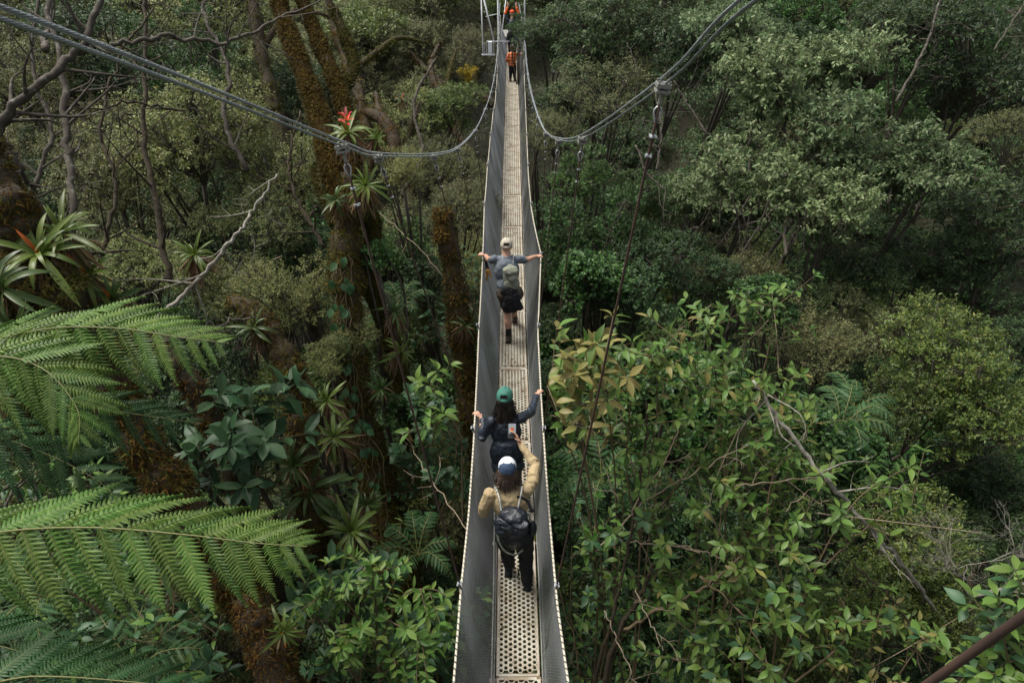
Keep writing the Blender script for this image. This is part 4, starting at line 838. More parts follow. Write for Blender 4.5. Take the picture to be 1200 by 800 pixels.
def leafy(label, stems, L, key='broad', name='shrub', cat='shrub', step=.16, per=2, frm=.35, seed=0, r0=.012, mix=None, group=None, cap=290, hang=.5, stem='stem', side=5, sl=.45, clear=.62, straw=0):
    """stems are world paths (base first); side shoots carry pairs of leaves, each leaf an object"""
    g = np.random.default_rng(300 + seed); t = thing(name, label, cat, stems[0][0], group); base = loc_of(t); todo = []
    for sp_ in stems:
        p = spline(sp_, len(sp_) * 8); p[:, 0] = np.where((np.abs(p[:, 0]) < clear) & (p[:, 2] > -6.9), np.sign(p[:, 0]) * clear, p[:, 0]); mb = MB(); mb.add(*tube(p, np.linspace(r0, .003, len(p)), 6, False)); so = build(mb, 'stem', M[stem], t)
        shoots = [p[int(len(p) * frm):]]
        for q in range(side):
            i = g.integers(int(len(p) * frm), len(p) - 2); T = unit(p[i + 1] - p[i]); s = unit(np.cross(T, rnd_dir(1, g)[0])); ln = sl * g.uniform(.5, 1.2)
            w = spline([p[i], p[i] + (T * .5 + s) * ln * .5, p[i] + (T * .6 + s * 1.1 + np.array([0, 0, -.05])) * ln], 9)
            if np.any((np.abs(w[:, 0]) < clear) & (w[:, 2] > -6.9)): continue
            mb = MB(); mb.add(*tube(w, np.linspace(.006, .0025, 9), 4, False)); build(mb, 'shoot', M[stem], so); shoots.append(w)
        for w in shoots:
            ln = np.sum(np.linalg.norm(np.diff(w, axis=0), axis=1)); m = max(2, int(ln / step)); ph = g.uniform(0, 3)
            for a in range(m + 1):
                u = a / m * (len(w) - 1.001); k = int(u); pos = w[k] + (w[k + 1] - w[k]) * (u - k); T = unit(w[k + 1] - w[k]); e1 = unit(np.cross(T, [.2, .3, .9])); e2 = np.cross(T, e1); k_ = per + (3 if a == m else 0)
                for q in range(k_):
                    th = ph + a * 1.57 + q * 2 * math.pi / k_; rd = e1 * math.cos(th) + e2 * math.sin(th)
                    d = unit(rd + T * (.5 if a < m else .8) + np.array([0, 0, -hang * g.uniform(.2, 1.2)])); nn = unit(T * .5 + np.array([0, 0, 1.]) + g.normal(0, .25, 3))
                    todo.append((pos, d, nn, L * g.uniform(.65, 1.2)))
    if straw:
        mb = MB()
        for q in range(straw):
            a = np.array(stems[g.integers(0, len(stems))]); p0 = a[g.integers(0, len(a))] + g.normal(0, .25, 3); dd = unit(g.normal(0, 1, 3) * [1, .5, 1] + [0, 0, .4]); ln = g.uniform(.5, 1.5); e = p0 + dd * ln
            if abs(p0[0]) < .75 or abs(e[0]) < .75: continue
            mb.add(*tube(spline([p0, (p0 + e) / 2 + g.normal(0, .03, 3), e], 7), np.linspace(.006, .003, 7), 4, False))
        if mb.n: build(mb, 'bare_twigs', M['twig'], t, kind='stuff')
    todo = [q for q in todo if not (abs(q[0][0] + q[1][0] * L * .7 - float(dcx(q[0][1]))) < (clear if q[0][2] > -6.9 else .3))]
    idx = g.permutation(len(todo)); rest = idx[cap:]; idx = idx[:cap]
    if len(rest):
        mb = MB(); put_leaves(mb, np.array([todo[q][0] for q in rest]), np.array([todo[q][1] for q in rest]), np.array([todo[q][2] for q in rest]), np.array([todo[q][3] for q in rest]), leaf_shape('oval', .45)); build(mb, 'leaves', BL[key][0].materials[0], t, smooth=False, kind='stuff')
    for q in idx:
        pos, d, nn, s = todo[q]; kk = key
        if mix and g.uniform() < mix[1]: kk = mix[0]
        link('leaf', BL[kk][g.integers(0, 3)], t, frame_mat(pos + d * s * .14 - base, d, nn, s))
    return t

# ================================================================ PLACING
# ---- left bank: the mossy trees
T1 = mossy_trunk('tall main tree wrapped in brown moss, red bromeliad at its fork, left of the bridge', PP((472, 690, 9.6), (455, 600, 9.5), (430, 520, 9.2), (413, 440, 9), (408, 360, 8.8), (406, 285, 8.7), (416, 205, 8.6)),
    [.25, .23, .2, .19, .18, .2, .15], mats=('mossb', 'mossg', 'mossg'), n=36000, L=.085, seed=11, knots=12, limbs=[
    (PP((408, 250, 8.7), (388, 190, 8.7), (372, 130, 8.9), (350, 70, 9.1), (330, 15, 9.3), (320, -30, 9.4)), [.17, .13, .11, .1, .09, .06], 'mossb'),
    (PP((412, 215, 8.7), (408, 150, 9), (395, 100, 9.2), (372, 45, 9.5), (350, -10, 9.6)), [.12, .09, .085, .08, .06], 'mossb'),
    (PP((395, 110, 9.2), (415, 80, 9.6), (405, 45, 9.8), (390, 10, 10)), [.07, .06, .06, .04], 'mossg'),
    (PP((420, 240, 8.7), (438, 265, 8.9), (432, 330, 9.1), (452, 380, 9.3), (468, 440, 9.5), (482, 520, 9.6)), [.1, .09, .08, .1, .11, .1], 'mossg'),
    (PP((400, 260, 8.8), (378, 215, 9.1), (372, 195, 9.2)), [.13, .1, .07], 'mossg')])
T2 = mossy_trunk('leaning trunk shaggy with orange brown moss, rising behind the fern fronds on the left', PP((352, 840, 6.5), (300, 725, 6.3), (225, 605, 6.2), (165, 520, 6.1), (118, 425, 6), (62, 335, 5.8), (14, 250, 5.6), (-40, 150, 5.5)),
    [.17, .16, .16, .15, .15, .17, .17, .14], mats=('mossb', 'mossb', 'mossg'), n=26000, L=.075, seed=12, knots=14)
T3 = mossy_trunk('straight dark mossy trunk with shaggy brown top standing just left of the net', PP((556, 500, 11.6), (545, 420, 11.4), (533, 340, 11.2), (520, 248, 11)), [.2, .19, .17, .13], mats=('mossg', 'mossb'), n=15000, L=.08, seed=13, knots=3)
tp_ = spline(PP((519, 285, 11), (519, 262, 11), (518, 243, 11)), 8); mb = MB(); tufts(mb, tp_, .13, 1300, .12, rng, 1.0); build(mb, 'moss', M['mossb'], T3, smooth=False, kind='stuff')
T4 = mossy_trunk('bent mossy stem curving over to the left, between blue green shrub and main tree', PP((362, 590, 7.7), (354, 520, 7.6), (348, 460, 7.6), (334, 420, 7.6), (312, 385, 7.6), (292, 362, 7.7), (270, 352, 7.9)), [.15, .15, .14, .13, .12, .1, .06], mats=('mossb', 'mossg'), n=11000, L=.07, seed=14, knots=8)
mossy_trunk('slim lichen grey trunk with ragged moss near the top left of the main tree', PP((345, 230, 14), (320, 120, 14), (306, 60, 14), (292, -20, 14)), [.17, .14, .13, .1], mats=('mossg',), n=2500, L=.09, seed=15, limbs=[(PP((306, 60, 14), (325, 30, 14.2), (350, 12, 14.5), (390, 20, 14.6)), [.08, .06, .05, .03], 'mossb')])
mossy_trunk('spreading mossy limb with hanging tufts at the top, right of the main tree', PP((430, 240, 14), (432, 180, 14), (425, 130, 14), (412, 85, 14.5), (395, 40, 15), (380, -20, 15)), [.14, .13, .12, .11, .1, .07], mats=('mossb',), n=3500, L=.1, seed=16,
    limbs=[(PP((412, 85, 14.5), (440, 62, 14.6), (468, 45, 14.8), (500, 50, 15)), [.07, .06, .05, .02], 'mossg'), (PP((425, 130, 14), (448, 140, 13.8), (462, 165, 13.6), (460, 190, 13.5)), [.1, .12, .13, .08], 'mossb')])
mossy_trunk('thick dark trunk covered in moss entering at the left edge beside large bromeliads', PP((40, 520, 5.2), (45, 380, 5.1), (28, 300, 5), (5, 235, 4.9), (-30, 170, 4.9)), [.2, .19, .16, .15, .13], mats=('mossg', 'mossb'), n=11000, L=.06, seed=17, root=False)
mossy_trunk('low mossy stub under the lowest bromeliad beside the bottom frond', PP((330, 830, 5.3), (300, 740, 5.3), (285, 700, 5.35)), [.12, .11, .08], mats=('mossb',), n=9000, L=.06, seed=18)
mossy_trunk('short leaning mossy limb just right of the orange brown trunk', PP((275, 560, 7), (235, 470, 6.9), (205, 420, 6.8), (170, 385, 6.8)), [.1, .1, .09, .05], mats=('mossb',), n=2800, L=.06, seed=19)
for q, (pth, rd) in enumerate([(PP((600, 140, 26), (560, 110, 26), (520, 100, 27), (480, 60, 28)), .16), (PP((545, 175, 24), (520, 120, 25), (505, 80, 26), (515, 50, 27)), .15), (PP((480, 250, 17), (475, 190, 17.5), (450, 150, 18), (440, 110, 19)), .16)]):
    mossy_trunk(['bare mossy tree leaning left on the slope beside the far deck', 'dark crooked mossy trunk in the thicket above the orange tuft', 'mossy trunk behind the left main cable where it reaches its lowest point'][q], pth, [rd, rd * .9, rd * .7, rd * .4], mats=('mossb',), n=2200, L=.14, seed=30 + q, limbs=[(np.array([pth[1], (np.array(pth[1]) + pth[2]) / 2 + [.5, 0, .5], pth[2] + np.array([1.0, 0, .7])]), [rd * .6, rd * .5, rd * .2], 'mossg')])
# tuft of mustard moss
ty = thing('moss_clump', 'round mustard orange moss tuft on the slope left of the far deck', 'moss', P(548, 90, 26)); mb = MB(); tufts(mb, spline([P(541, 92, 26), P(548, 86, 26), P(555, 90, 26)], 6), .3, 900, .14, rng); build(mb, 'tuft', M['mossy'], ty, smooth=False, kind='stuff')
# moss cushion under the big bromeliads
ty = thing('moss_clump', 'rusty green moss cushion under the large bromeliads at the left edge', 'moss', P(60, 355, 5)); mb = MB(); mb.add(*ellip(P(55, 350, 5.1), (.3, .2, .18), nu=12, nv=8)); build(mb, 'core', M['bark'], ty)
mb = MB(); tufts(mb, spline([P(15, 350, 5), P(50, 345, 4.95), P(95, 358, 5.05)], 8), .2, 5200, .05, rng, .2); build(mb, 'tuft', M['mossg'], ty, smooth=False, kind='stuff')

# ---- branches on the left
branch_thing('branch', 'heavy lichen spotted branch slanting up from the left edge under the cables', PP((-20, 165, 5), (45, 100, 5), (92, 56, 5.1), (118, 0, 5.2), (128, -40, 5.3)), [.036, .03, .028, .022, .016], 'lichen', 9, 21, .6)
branch_thing('branch', 'long thin arching branch from the lichen spotted branch to the main tree', PP((84, 60, 5.1), (140, 52, 5.2), (195, 44, 5.4), (225, 48, 5.6), (285, 44, 5.8), (330, 18, 6), (395, -5, 6.2)), [.022, .018, .016, .016, .014, .01, .006], 'bark_d', 10, 22, .5)
branch_thing('lichen_tree', 'slender upright lichen trunk at far left with curved twigs', PP((95, 420, 5.6), (82, 330, 5.6), (86, 240, 5.6), (78, 160, 5.7), (72, 80, 5.8), (50, -20, 5.9)), [.036, .033, .03, .03, .025, .02], 'lichen', 9, 23, .6, cat='tree')
branch_thing('branch', 'curved dark branch dropping right from the left edge', PP((-15, 140, 5.2), (10, 170, 5.2), (34, 215, 5.3), (62, 262, 5.4), (90, 320, 5.5)), [.016, .018, .02, .02, .02], 'lichen', 6, 24, .4)
branch_thing('branch', 'pale lichen crusted dead branch slanting down left in front of the olive crowns', PP((325, 204, 7), (300, 240, 7), (284, 268, 6.95), (262, 292, 6.9), (228, 332, 6.9), (196, 362, 6.8), (160, 392, 6.8)), [.01, .013, .017, .019, .02, .022, .024], 'palebark', 11, 25, .7)
branch_thing('branch', 'forked pale twig above the fern tip reaching to the bent mossy stem', PP((170, 400, 6.5), (215, 396, 6.6), (265, 378, 6.8), (300, 372, 7)), [.016, .014, .012, .008], 'lichen', 6, 26, .4)
branch_thing('branch', 'short dark stick poking up between cables at upper left', PP((52, 60, 6), (56, 30, 6.2), (60, -10, 6.3)), [.03, .026, .02], 'bark_d', 3, 27, .4)
for q, (a, b, c) in enumerate([((60, 640, 6), (20, 575, 5.6), (-20, 580, 5.4)), ((330, 300, 10), (240, 340, 10), (170, 330, 10)), ((560, 640, 7.5), (505, 560, 8), (470, 505, 8.4)), ((445, 250, 12), (500, 300, 11.5), (560, 370, 11))]):
    branch_thing('branch', ['dark root like branch under the upper fern fronds', 'thin grey branch inside the olive crowns', 'pale thin stem leaning from the net toward the main tree foot', 'fine bare pale branch crossing behind the straight mossy trunk'][q], PP(a, b, c), [.03, .022, .01] if q == 0 else [.007, .006, .003], 'bark_d' if q == 0 else 'twig', 6, 50 + q, .4)

for q, (pts, r) in enumerate([(((200, 330, 8), (185, 250, 8.1), (168, 150, 8.2), (172, 60, 8.3), (168, -20, 8.4)), .04), (((45, 330, 7), (35, 240, 7), (60, 160, 7.1), (40, 80, 7.2), (45, -20, 7.3)), .03), (((120, 300, 7.5), (135, 220, 7.6), (118, 150, 7.7), (140, 70, 7.8), (180, 10, 8)), .024), (((290, 200, 9), (262, 140, 9), (268, 80, 9.1), (240, 20, 9.2), (245, -20, 9.3)), .035), (((380, 290, 9.6), (352, 240, 9.7), (338, 190, 9.8), (352, 130, 10)), .03), (((470, 230, 16), (495, 180, 16.2), (485, 120, 16.5), (510, 70, 17)), .05), (((215, 130, 7), (160, 120, 6.8), (110, 128, 6.6), (60, 112, 6.4)), .014)]):
    branch_thing('slender_tree', ['dark slender leaning stem behind the middle of the left cables', 'wavy thin stem close to the left edge behind the cables', 'thin crooked stem right of the slender lichen trunk', 'thin stem left of the slim lichen grey trunk', 'thin stem left of the main trunk below the cables', 'dark wiry stem in the far thicket above the lowest cable point', 'level wiry twig under the left cables'][q], PP(*pts), np.linspace(r, r * .5, len(pts)), 'lichen' if q % 2 else 'bark', 12, 140 + q, .7, cat='tree')
# ---- bromeliads
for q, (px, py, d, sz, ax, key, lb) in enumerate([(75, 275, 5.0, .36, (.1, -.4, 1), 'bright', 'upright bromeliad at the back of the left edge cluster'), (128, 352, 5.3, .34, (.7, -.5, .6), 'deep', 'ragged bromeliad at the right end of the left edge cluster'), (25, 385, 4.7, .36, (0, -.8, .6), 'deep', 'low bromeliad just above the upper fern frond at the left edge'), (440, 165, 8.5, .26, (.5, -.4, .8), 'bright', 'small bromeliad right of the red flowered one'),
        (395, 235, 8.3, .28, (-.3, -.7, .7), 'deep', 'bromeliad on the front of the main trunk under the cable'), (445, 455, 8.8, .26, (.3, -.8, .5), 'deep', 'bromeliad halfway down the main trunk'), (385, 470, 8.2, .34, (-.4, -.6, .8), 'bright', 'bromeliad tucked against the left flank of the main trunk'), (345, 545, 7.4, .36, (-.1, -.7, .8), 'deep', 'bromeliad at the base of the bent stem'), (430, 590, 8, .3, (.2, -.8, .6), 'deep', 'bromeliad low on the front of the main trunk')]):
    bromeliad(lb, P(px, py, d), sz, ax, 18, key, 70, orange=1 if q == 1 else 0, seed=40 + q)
bromeliad('large bromeliad rosette with one orange leaf at the far left, on the dark mossy trunk', P(48, 300, 4.9), 0.430, (.2, -.5, 1), 24, 'bright', 40, orange=1, seed=1)
bromeliad('broad leaved bromeliad with upright yellow green leaves behind the slender lichen trunk', P(102, 325, 5.2), 0.387, (.4, -.4, 1), 20, 'bright', 90, orange=1, seed=2)
bromeliad('bromeliad cut by the left edge of the picture below the large rosette', P(5, 340, 4.7), 0.430, (-.1, -.6, .8), 18, 'deep', 20, orange=0, seed=3)
bromeliad('pale bromeliad nest with straw skirt hanging in the olive crowns', P(228, 300, 8.2), 0.361, (.2, -.3, 1), 22, 'bright', 130, orange=0, seed=4)
bromeliad('red flowered bromeliad at the fork of the main mossy tree', P(408, 158, 8.3), 0.430, (.1, -.35, 1), 24, 'bright', 50, flower=True, orange=1, seed=5)
bromeliad('yellow green bromeliad with long straw skirt high on the main trunk under the cable', P(428, 218, 8.2), 0.361, (.5, -.5, .9), 20, 'bright', 150, orange=0, seed=6)
bromeliad('small bromeliad with dry skirt on the side limb right of the main trunk', P(462, 365, 9), 0.327, (.4, -.4, .8), 18, 'deep', 130, orange=0, seed=7)
bromeliad('fresh pale green bromeliad low on the side limb right of the main trunk', P(468, 412, 9.1), 0.361, (1, -.4, .5), 20, 'bright', 90, orange=0, seed=8)
bromeliad('bromeliad with slender leaves low between the bent stem and main trunk', P(392, 512, 8.1), 0.430, (-.1, -.6, .8), 22, 'bright', 70, orange=0, seed=9)
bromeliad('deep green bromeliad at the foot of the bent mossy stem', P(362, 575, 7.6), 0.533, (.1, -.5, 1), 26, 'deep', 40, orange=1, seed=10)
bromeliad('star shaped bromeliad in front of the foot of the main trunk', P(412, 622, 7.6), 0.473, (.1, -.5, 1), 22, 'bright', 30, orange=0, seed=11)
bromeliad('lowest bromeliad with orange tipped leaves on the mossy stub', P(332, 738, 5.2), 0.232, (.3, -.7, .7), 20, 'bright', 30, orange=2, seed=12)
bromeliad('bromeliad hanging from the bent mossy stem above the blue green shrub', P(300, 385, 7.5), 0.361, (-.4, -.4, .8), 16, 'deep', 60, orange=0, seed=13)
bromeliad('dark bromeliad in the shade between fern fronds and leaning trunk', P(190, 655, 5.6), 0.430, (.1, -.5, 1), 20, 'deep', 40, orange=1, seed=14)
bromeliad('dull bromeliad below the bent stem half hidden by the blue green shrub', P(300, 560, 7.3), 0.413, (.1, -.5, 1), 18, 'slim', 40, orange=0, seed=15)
bromeliad('grassy slim leaved tuft on the trunk left of the main tree fork', P(352, 440, 8.4), 0.344, (.1, -.5, 1), 26, 'slim', 40, orange=0, seed=16)
bromeliad('tiny bromeliad with dry tips low on the right flank of the main trunk foot', P(472, 612, 8.9), 0.224, (.6, -.5, .6), 14, 'bright', 40, orange=1, seed=17)
bromeliad('dry haired epiphyte on the straight trunk beside the net', P(545, 382, 11), 0.310, (.5, -.5, .6), 12, 'slim', 130, orange=0, seed=18)
bromeliad('red tinged epiphyte in the far thicket left of the deck', P(470, 118, 17), 0.344, (.1, -.5, 1), 14, 'slim', 30, orange=4, seed=19)

# ---- ferns
F1 = thing('tree_fern', 'upper tree fern whose broad bright fronds reach in from the left edge', 'fern', P(-190, 520, 4.4))
c0 = P(-190, 520, 4.4)
frond(F1, [c0, P(-70, 425, 4.1), P(40, 388, 3.95), P(130, 384, 3.9), P(205, 394, 3.85), P(268, 402, 3.85)], .56, 17, PIN, (-.1, -.6, 1), .55, seed=1)
frond(F1, [c0, P(-90, 440, 3.9), P(-10, 418, 3.75), P(50, 432, 3.7), P(90, 478, 3.65), P(92, 520, 3.6)], .52, 15, PIN, (.2, -.75, 1), .55, seed=2)
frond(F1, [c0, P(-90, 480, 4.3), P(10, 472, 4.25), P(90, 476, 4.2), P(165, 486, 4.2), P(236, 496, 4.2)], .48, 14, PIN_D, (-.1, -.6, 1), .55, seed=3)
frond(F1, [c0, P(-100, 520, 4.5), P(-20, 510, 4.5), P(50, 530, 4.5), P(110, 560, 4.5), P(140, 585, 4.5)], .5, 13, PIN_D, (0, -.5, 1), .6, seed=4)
mb = MB(); mb.add(*tube(spline([[c0[0], c0[1], gz(c0[0], c0[1]) - .2], c0 - [.1, .1, 1.5], c0], 12), .11, 10, True, .15)); build(mb, 'trunk', M['bark'], F1)
c1 = P(-170, 690, 3.7)
F2 = thing('tree_fern', 'lower tree fern with one huge frond stretched across the bottom left', 'fern', c1)
frond(F2, [c1, P(-90, 640, 3.6), P(10, 622, 3.5), P(110, 618, 3.45), P(215, 626, 3.4), P(300, 636, 3.4), P(360, 640, 3.4)], .6, 19, PIN, (0, -.5, 1), .62, seed=5, taper=.62)
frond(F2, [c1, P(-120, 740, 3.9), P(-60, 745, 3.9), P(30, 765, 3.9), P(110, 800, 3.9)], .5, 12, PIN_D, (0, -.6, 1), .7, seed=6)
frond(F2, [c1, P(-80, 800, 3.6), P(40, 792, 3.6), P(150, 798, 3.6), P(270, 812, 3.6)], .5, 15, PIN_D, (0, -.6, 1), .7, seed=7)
mb = MB(); mb.add(*tube(spline([[c1[0], c1[1], gz(c1[0], c1[1]) - .2], c1 - [.1, .1, 1.5], c1], 12), .11, 10, True, .15)); build(mb, 'trunk', M['bark'], F2)
def fern(label, c, size, n=7, seed=0, group=None, key=None, tilt=0.0, name='fern'):
    g = np.random.default_rng(1500 + seed); t = thing(name, label, 'fern', c, group); c = loc_of(t)
    for q in range(n):
        th = q / n * 6.28 + g.normal(0, .2); r = np.array([math.cos(th), math.sin(th), 0]); s = size * g.uniform(.8, 1.1)
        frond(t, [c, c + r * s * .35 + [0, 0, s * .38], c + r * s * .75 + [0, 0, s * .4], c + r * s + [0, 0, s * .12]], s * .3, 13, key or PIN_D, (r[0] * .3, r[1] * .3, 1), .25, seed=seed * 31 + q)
    return t
for q, (px, py, d, s, lb) in enumerate([(490, 650, 8.6, .65, 'ground fern in shade close to the net at lower left'), (705, 565, 8.7, .7, 'light green fern below the yellowed shrub right of the net'), (700, 470, 9.6, .6, 'fern half hidden behind the yellowed shrub'),
        (160, 790, 6.2, .8, 'dark fern under the lowest frond at bottom left'), (60, 700, 6.5, .8, 'dark fern below the huge frond at the left'), (500, 775, 8.6, .6, 'small fern beneath the net near the bottom edge'), (805, 770, 7.6, .6, 'fern spray at the bottom right of the bridge'), (985, 500, 9.5, .8, 'fern in the hollow left of the yellow green crowns'), (470, 360, 12, .7, 'soft fern on the bank right of the side limb'), (1000, 480, 10.5, .7, 'second fern above the hollow fern at right'), (450, 790, 8, .7, 'fern at the bottom edge under the narrow leaved shrub')]):
    fern(lb, P(px, py, d), s, 7, q)

# ---- shrubs with large leaves, each leaf an object
B0 = lambda px, py, d: P(px, py, d)
leafy('yellow leaved shrub leaning over the right handrail', [PP((715, 800, 7.6), (700, 620, 6.9), (668, 470, 6.2), (652, 385, 5.9)), PP((715, 800, 7.6), (690, 600, 6.9), (650, 480, 6), (632, 440, 5.7)), PP((715, 800, 7.6), (722, 600, 7), (712, 470, 6.3), (703, 402, 6)), PP((700, 620, 6.9), (680, 500, 6.3), (676, 440, 6.1), (685, 405, 6))], 0.152, 'yellow', mix=('broad', .38), step=.1, frm=.55, straw=3, cap=298, seed=1, side=6, sl=.38, clear=.3)
leafy('tall green shrub with some yellow leaves right of the yellow leaved shrub', [PP((740, 830, 7.4), (752, 620, 7), (770, 480, 6.5), (765, 405, 6.3)), PP((740, 830, 7.4), (765, 600, 7), (800, 480, 6.7), (810, 395, 6.6)), PP((752, 640, 7), (735, 560, 6.8), (738, 480, 6.5), (742, 420, 6.4)), PP((770, 600, 7), (800, 560, 6.8), (840, 500, 6.8), (850, 440, 6.8))], 0.129, 'broad', mix=('yellow', .22), step=.1, frm=.45, straw=3, cap=298, seed=2, side=8)
leafy('slender bright shrub topping out above the others right of the deck', [PP((830, 760, 7.8), (850, 560, 7.6), (870, 430, 7.4), (876, 340, 7.3)), PP((850, 560, 7.6), (840, 450, 7.4), (832, 400, 7.3), (842, 362, 7.3)), PP((850, 560, 7.6), (890, 450, 7.5), (905, 380, 7.4), (900, 345, 7.4))], 0.114, 'broad', step=.1, frm=.4, straw=3, cap=298, seed=3, side=8, sl=.4)
leafy('green shrub around the upper end of the fallen pale branch', [PP((860, 780, 7.5), (880, 600, 7.2), (905, 500, 7), (930, 440, 6.9)), PP((860, 780, 7.5), (850, 600, 7), (870, 520, 6.9), (885, 440, 6.9)), PP((880, 600, 7.2), (860, 480, 7), (850, 450, 6.9)), PP((890, 620, 7.2), (940, 520, 7), (960, 470, 7))], 0.122, 'broad', mix=('yellow', .12), step=.1, frm=.35, straw=3, cap=298, seed=4, side=8)
leafy('spreading shrub with long leaves over the middle of the fallen pale branch', [PP((900, 820, 7), (950, 680, 6.7), (1000, 590, 6.5), (1060, 548, 6.5)), PP((900, 820, 7), (920, 680, 6.8), (950, 590, 6.6), (985, 545, 6.6)), PP((950, 680, 6.7), (990, 640, 6.6), (1040, 600, 6.5), (1075, 590, 6.5)), PP((920, 690, 6.8), (900, 620, 6.7), (905, 560, 6.7), (925, 530, 6.7))], 0.133, 'broad', step=.1, frm=.35, straw=3, cap=298, seed=5, side=7, sl=.4)
leafy('green shrub low beside the right handrail with thin brown stems', [PP((690, 860, 7.8), (700, 720, 7.3), (690, 640, 7), (665, 590, 6.9)), PP((690, 860, 7.8), (720, 700, 7.2), (730, 600, 7), (725, 540, 6.9)), PP((690, 860, 7.8), (672, 740, 7.4), (662, 690, 7.2), (668, 640, 7.1)), PP((720, 760, 7.4), (760, 700, 7.2), (780, 620, 7), (785, 570, 6.9))], 0.122, 'broad', mix=('blue', .3), step=.1, frm=.3, straw=3, cap=298, seed=6, side=8)
leafy('dense shrub in the middle of the right thicket', [PP((820, 850, 7.6), (810, 700, 7.2), (820, 600, 6.9), (815, 530, 6.8)), PP((820, 850, 7.6), (850, 700, 7.1), (870, 620, 6.8), (860, 560, 6.8)), PP((810, 720, 7.2), (780, 660, 7), (765, 600, 6.9)), PP((840, 720, 7.1), (880, 680, 6.9), (905, 640, 6.8))], 0.122, 'broad', mix=('yellow', .1), step=.1, frm=.25, straw=3, cap=298, seed=7, side=9)
leafy('shrub with star shaped leaf tips near the bottom edge right of the bridge', [PP((880, 880, 7), (870, 790, 6.7), (880, 740, 6.5), (890, 700, 6.5)), PP((880, 880, 7), (920, 790, 6.6), (940, 740, 6.5), (945, 690, 6.4)), PP((880, 880, 7), (830, 800, 6.8), (815, 750, 6.7), (820, 700, 6.7)), PP((930, 800, 6.6), (980, 760, 6.5), (1010, 720, 6.5))], 0.129, 'broad', mix=('blue', .3), step=.1, frm=.25, straw=3, cap=298, seed=8, side=7)
leafy('low dark leaved shrub below the brown stems at bottom centre right', [PP((740, 900, 7.8), (730, 800, 7.5), (725, 740, 7.3), (735, 690, 7.2)), PP((740, 900, 7.8), (770, 820, 7.4), (790, 770, 7.2), (800, 730, 7.2)), PP((740, 900, 7.8), (700, 830, 7.6), (685, 780, 7.5), (690, 735, 7.4))], 0.114, 'blue', mix=('broad', .5), step=.1, frm=.2, straw=3, cap=298, seed=9, side=8)
leafy('big leaved shrub at the bottom right corner behind the rusty wire rope', [PP((1200, 860, 6), (1185, 790, 5.6), (1175, 740, 5.5), (1170, 700, 5.4)), PP((1200, 860, 6), (1215, 780, 5.6), (1210, 720, 5.4), (1190, 670, 5.4)), PP((1200, 860, 6), (1160, 800, 5.8), (1140, 770, 5.7))], 0.167, 'broad', mix=('blue', .3), step=.1, frm=.3, straw=3, cap=298, seed=10, side=5, sl=.35)
leafy('yellow tipped leafy shoots standing low in the right thicket', [PP((1010, 860, 7), (1020, 760, 6.7), (1040, 690, 6.6)), PP((1010, 860, 7), (1060, 780, 6.8), (1090, 740, 6.7)), PP((1010, 860, 7), (980, 790, 6.8), (975, 730, 6.7))], 0.099, 'broad', mix=('yellow', .4), step=.1, frm=.3, straw=3, cap=298, seed=11, side=7)
leafy('blue green broad leaved shrub behind the fern tips at left', [PP((300, 700, 7.6), (285, 600, 7.2), (255, 520, 7), (240, 468, 6.9)), PP((300, 700, 7.6), (300, 600, 7.1), (300, 520, 6.9), (293, 462, 6.9)), PP((285, 600, 7.2), (310, 540, 7), (325, 490, 7), (322, 462, 7)), PP((285, 610, 7.2), (250, 560, 7.1), (225, 530, 7)), PP((295, 600, 7.1), (275, 540, 6.8), (270, 500, 6.7))], .24, 'blue', frm=.45, step=.2, seed=12, side=4, sl=.3, cap=150)
leafy('narrow leaved shrub at the foot of the main tree near the bottom', [PP((450, 850, 7), (442, 760, 6.7), (440, 700, 6.5), (435, 660, 6.4)), PP((442, 760, 6.7), (470, 700, 6.5), (505, 690, 6.4), (525, 700, 6.4)), PP((442, 760, 6.7), (410, 710, 6.5), (385, 695, 6.4), (372, 700, 6.4)), PP((445, 780, 6.7), (460, 770, 6.5), (465, 785, 6.4)), PP((442, 740, 6.6), (420, 740, 6.4), (392, 745, 6.3)), PP((442, 720, 6.6), (480, 740, 6.4), (500, 760, 6.4))], .12, 'narrow', frm=.35, step=.07, per=2, seed=13, side=8, sl=.35, hang=.2)
leafy('round leaved shrub between main trunk and net', [PP((505, 640, 9.6), (500, 560, 9.2), (490, 500, 9), (485, 470, 9)), PP((505, 640, 9.6), (530, 560, 9.2), (535, 500, 9.1), (525, 470, 9.1)), PP((505, 640, 9.6), (510, 570, 9.2), (512, 530, 9.1)), PP((520, 600, 9.4), (550, 560, 9.3), (548, 520, 9.2)), PP((500, 600, 9.4), (475, 560, 9.2), (470, 530, 9.2))], .12, 'round', frm=.25, step=.09, seed=14, side=7, sl=.35, hang=.1)
leafy('drooping stem with heart leaves in front of the dark gap left of the net', [PP((575, 610, 8.6), (545, 520, 8.4), (515, 470, 8.3), (500, 445, 8.3)), PP((545, 520, 8.4), (520, 500, 8.2), (505, 490, 8.1))], .17, 'broad', mix=('gold', .05), frm=.55, step=.16, seed=15, side=3, sl=.25, cap=60)
leafy('leafy sapling low at the left below the leaning orange brown trunk', [PP((420, 800, 7.6), (400, 720, 7.3), (385, 680, 7.2)), PP((420, 800, 7.6), (370, 720, 7.3), (355, 680, 7.2), (350, 640, 7.2)), PP((420, 800, 7.6), (440, 720, 7.6), (455, 660, 7.6))], .2, 'blue', frm=.3, seed=16, side=4, sl=.3, cap=120)
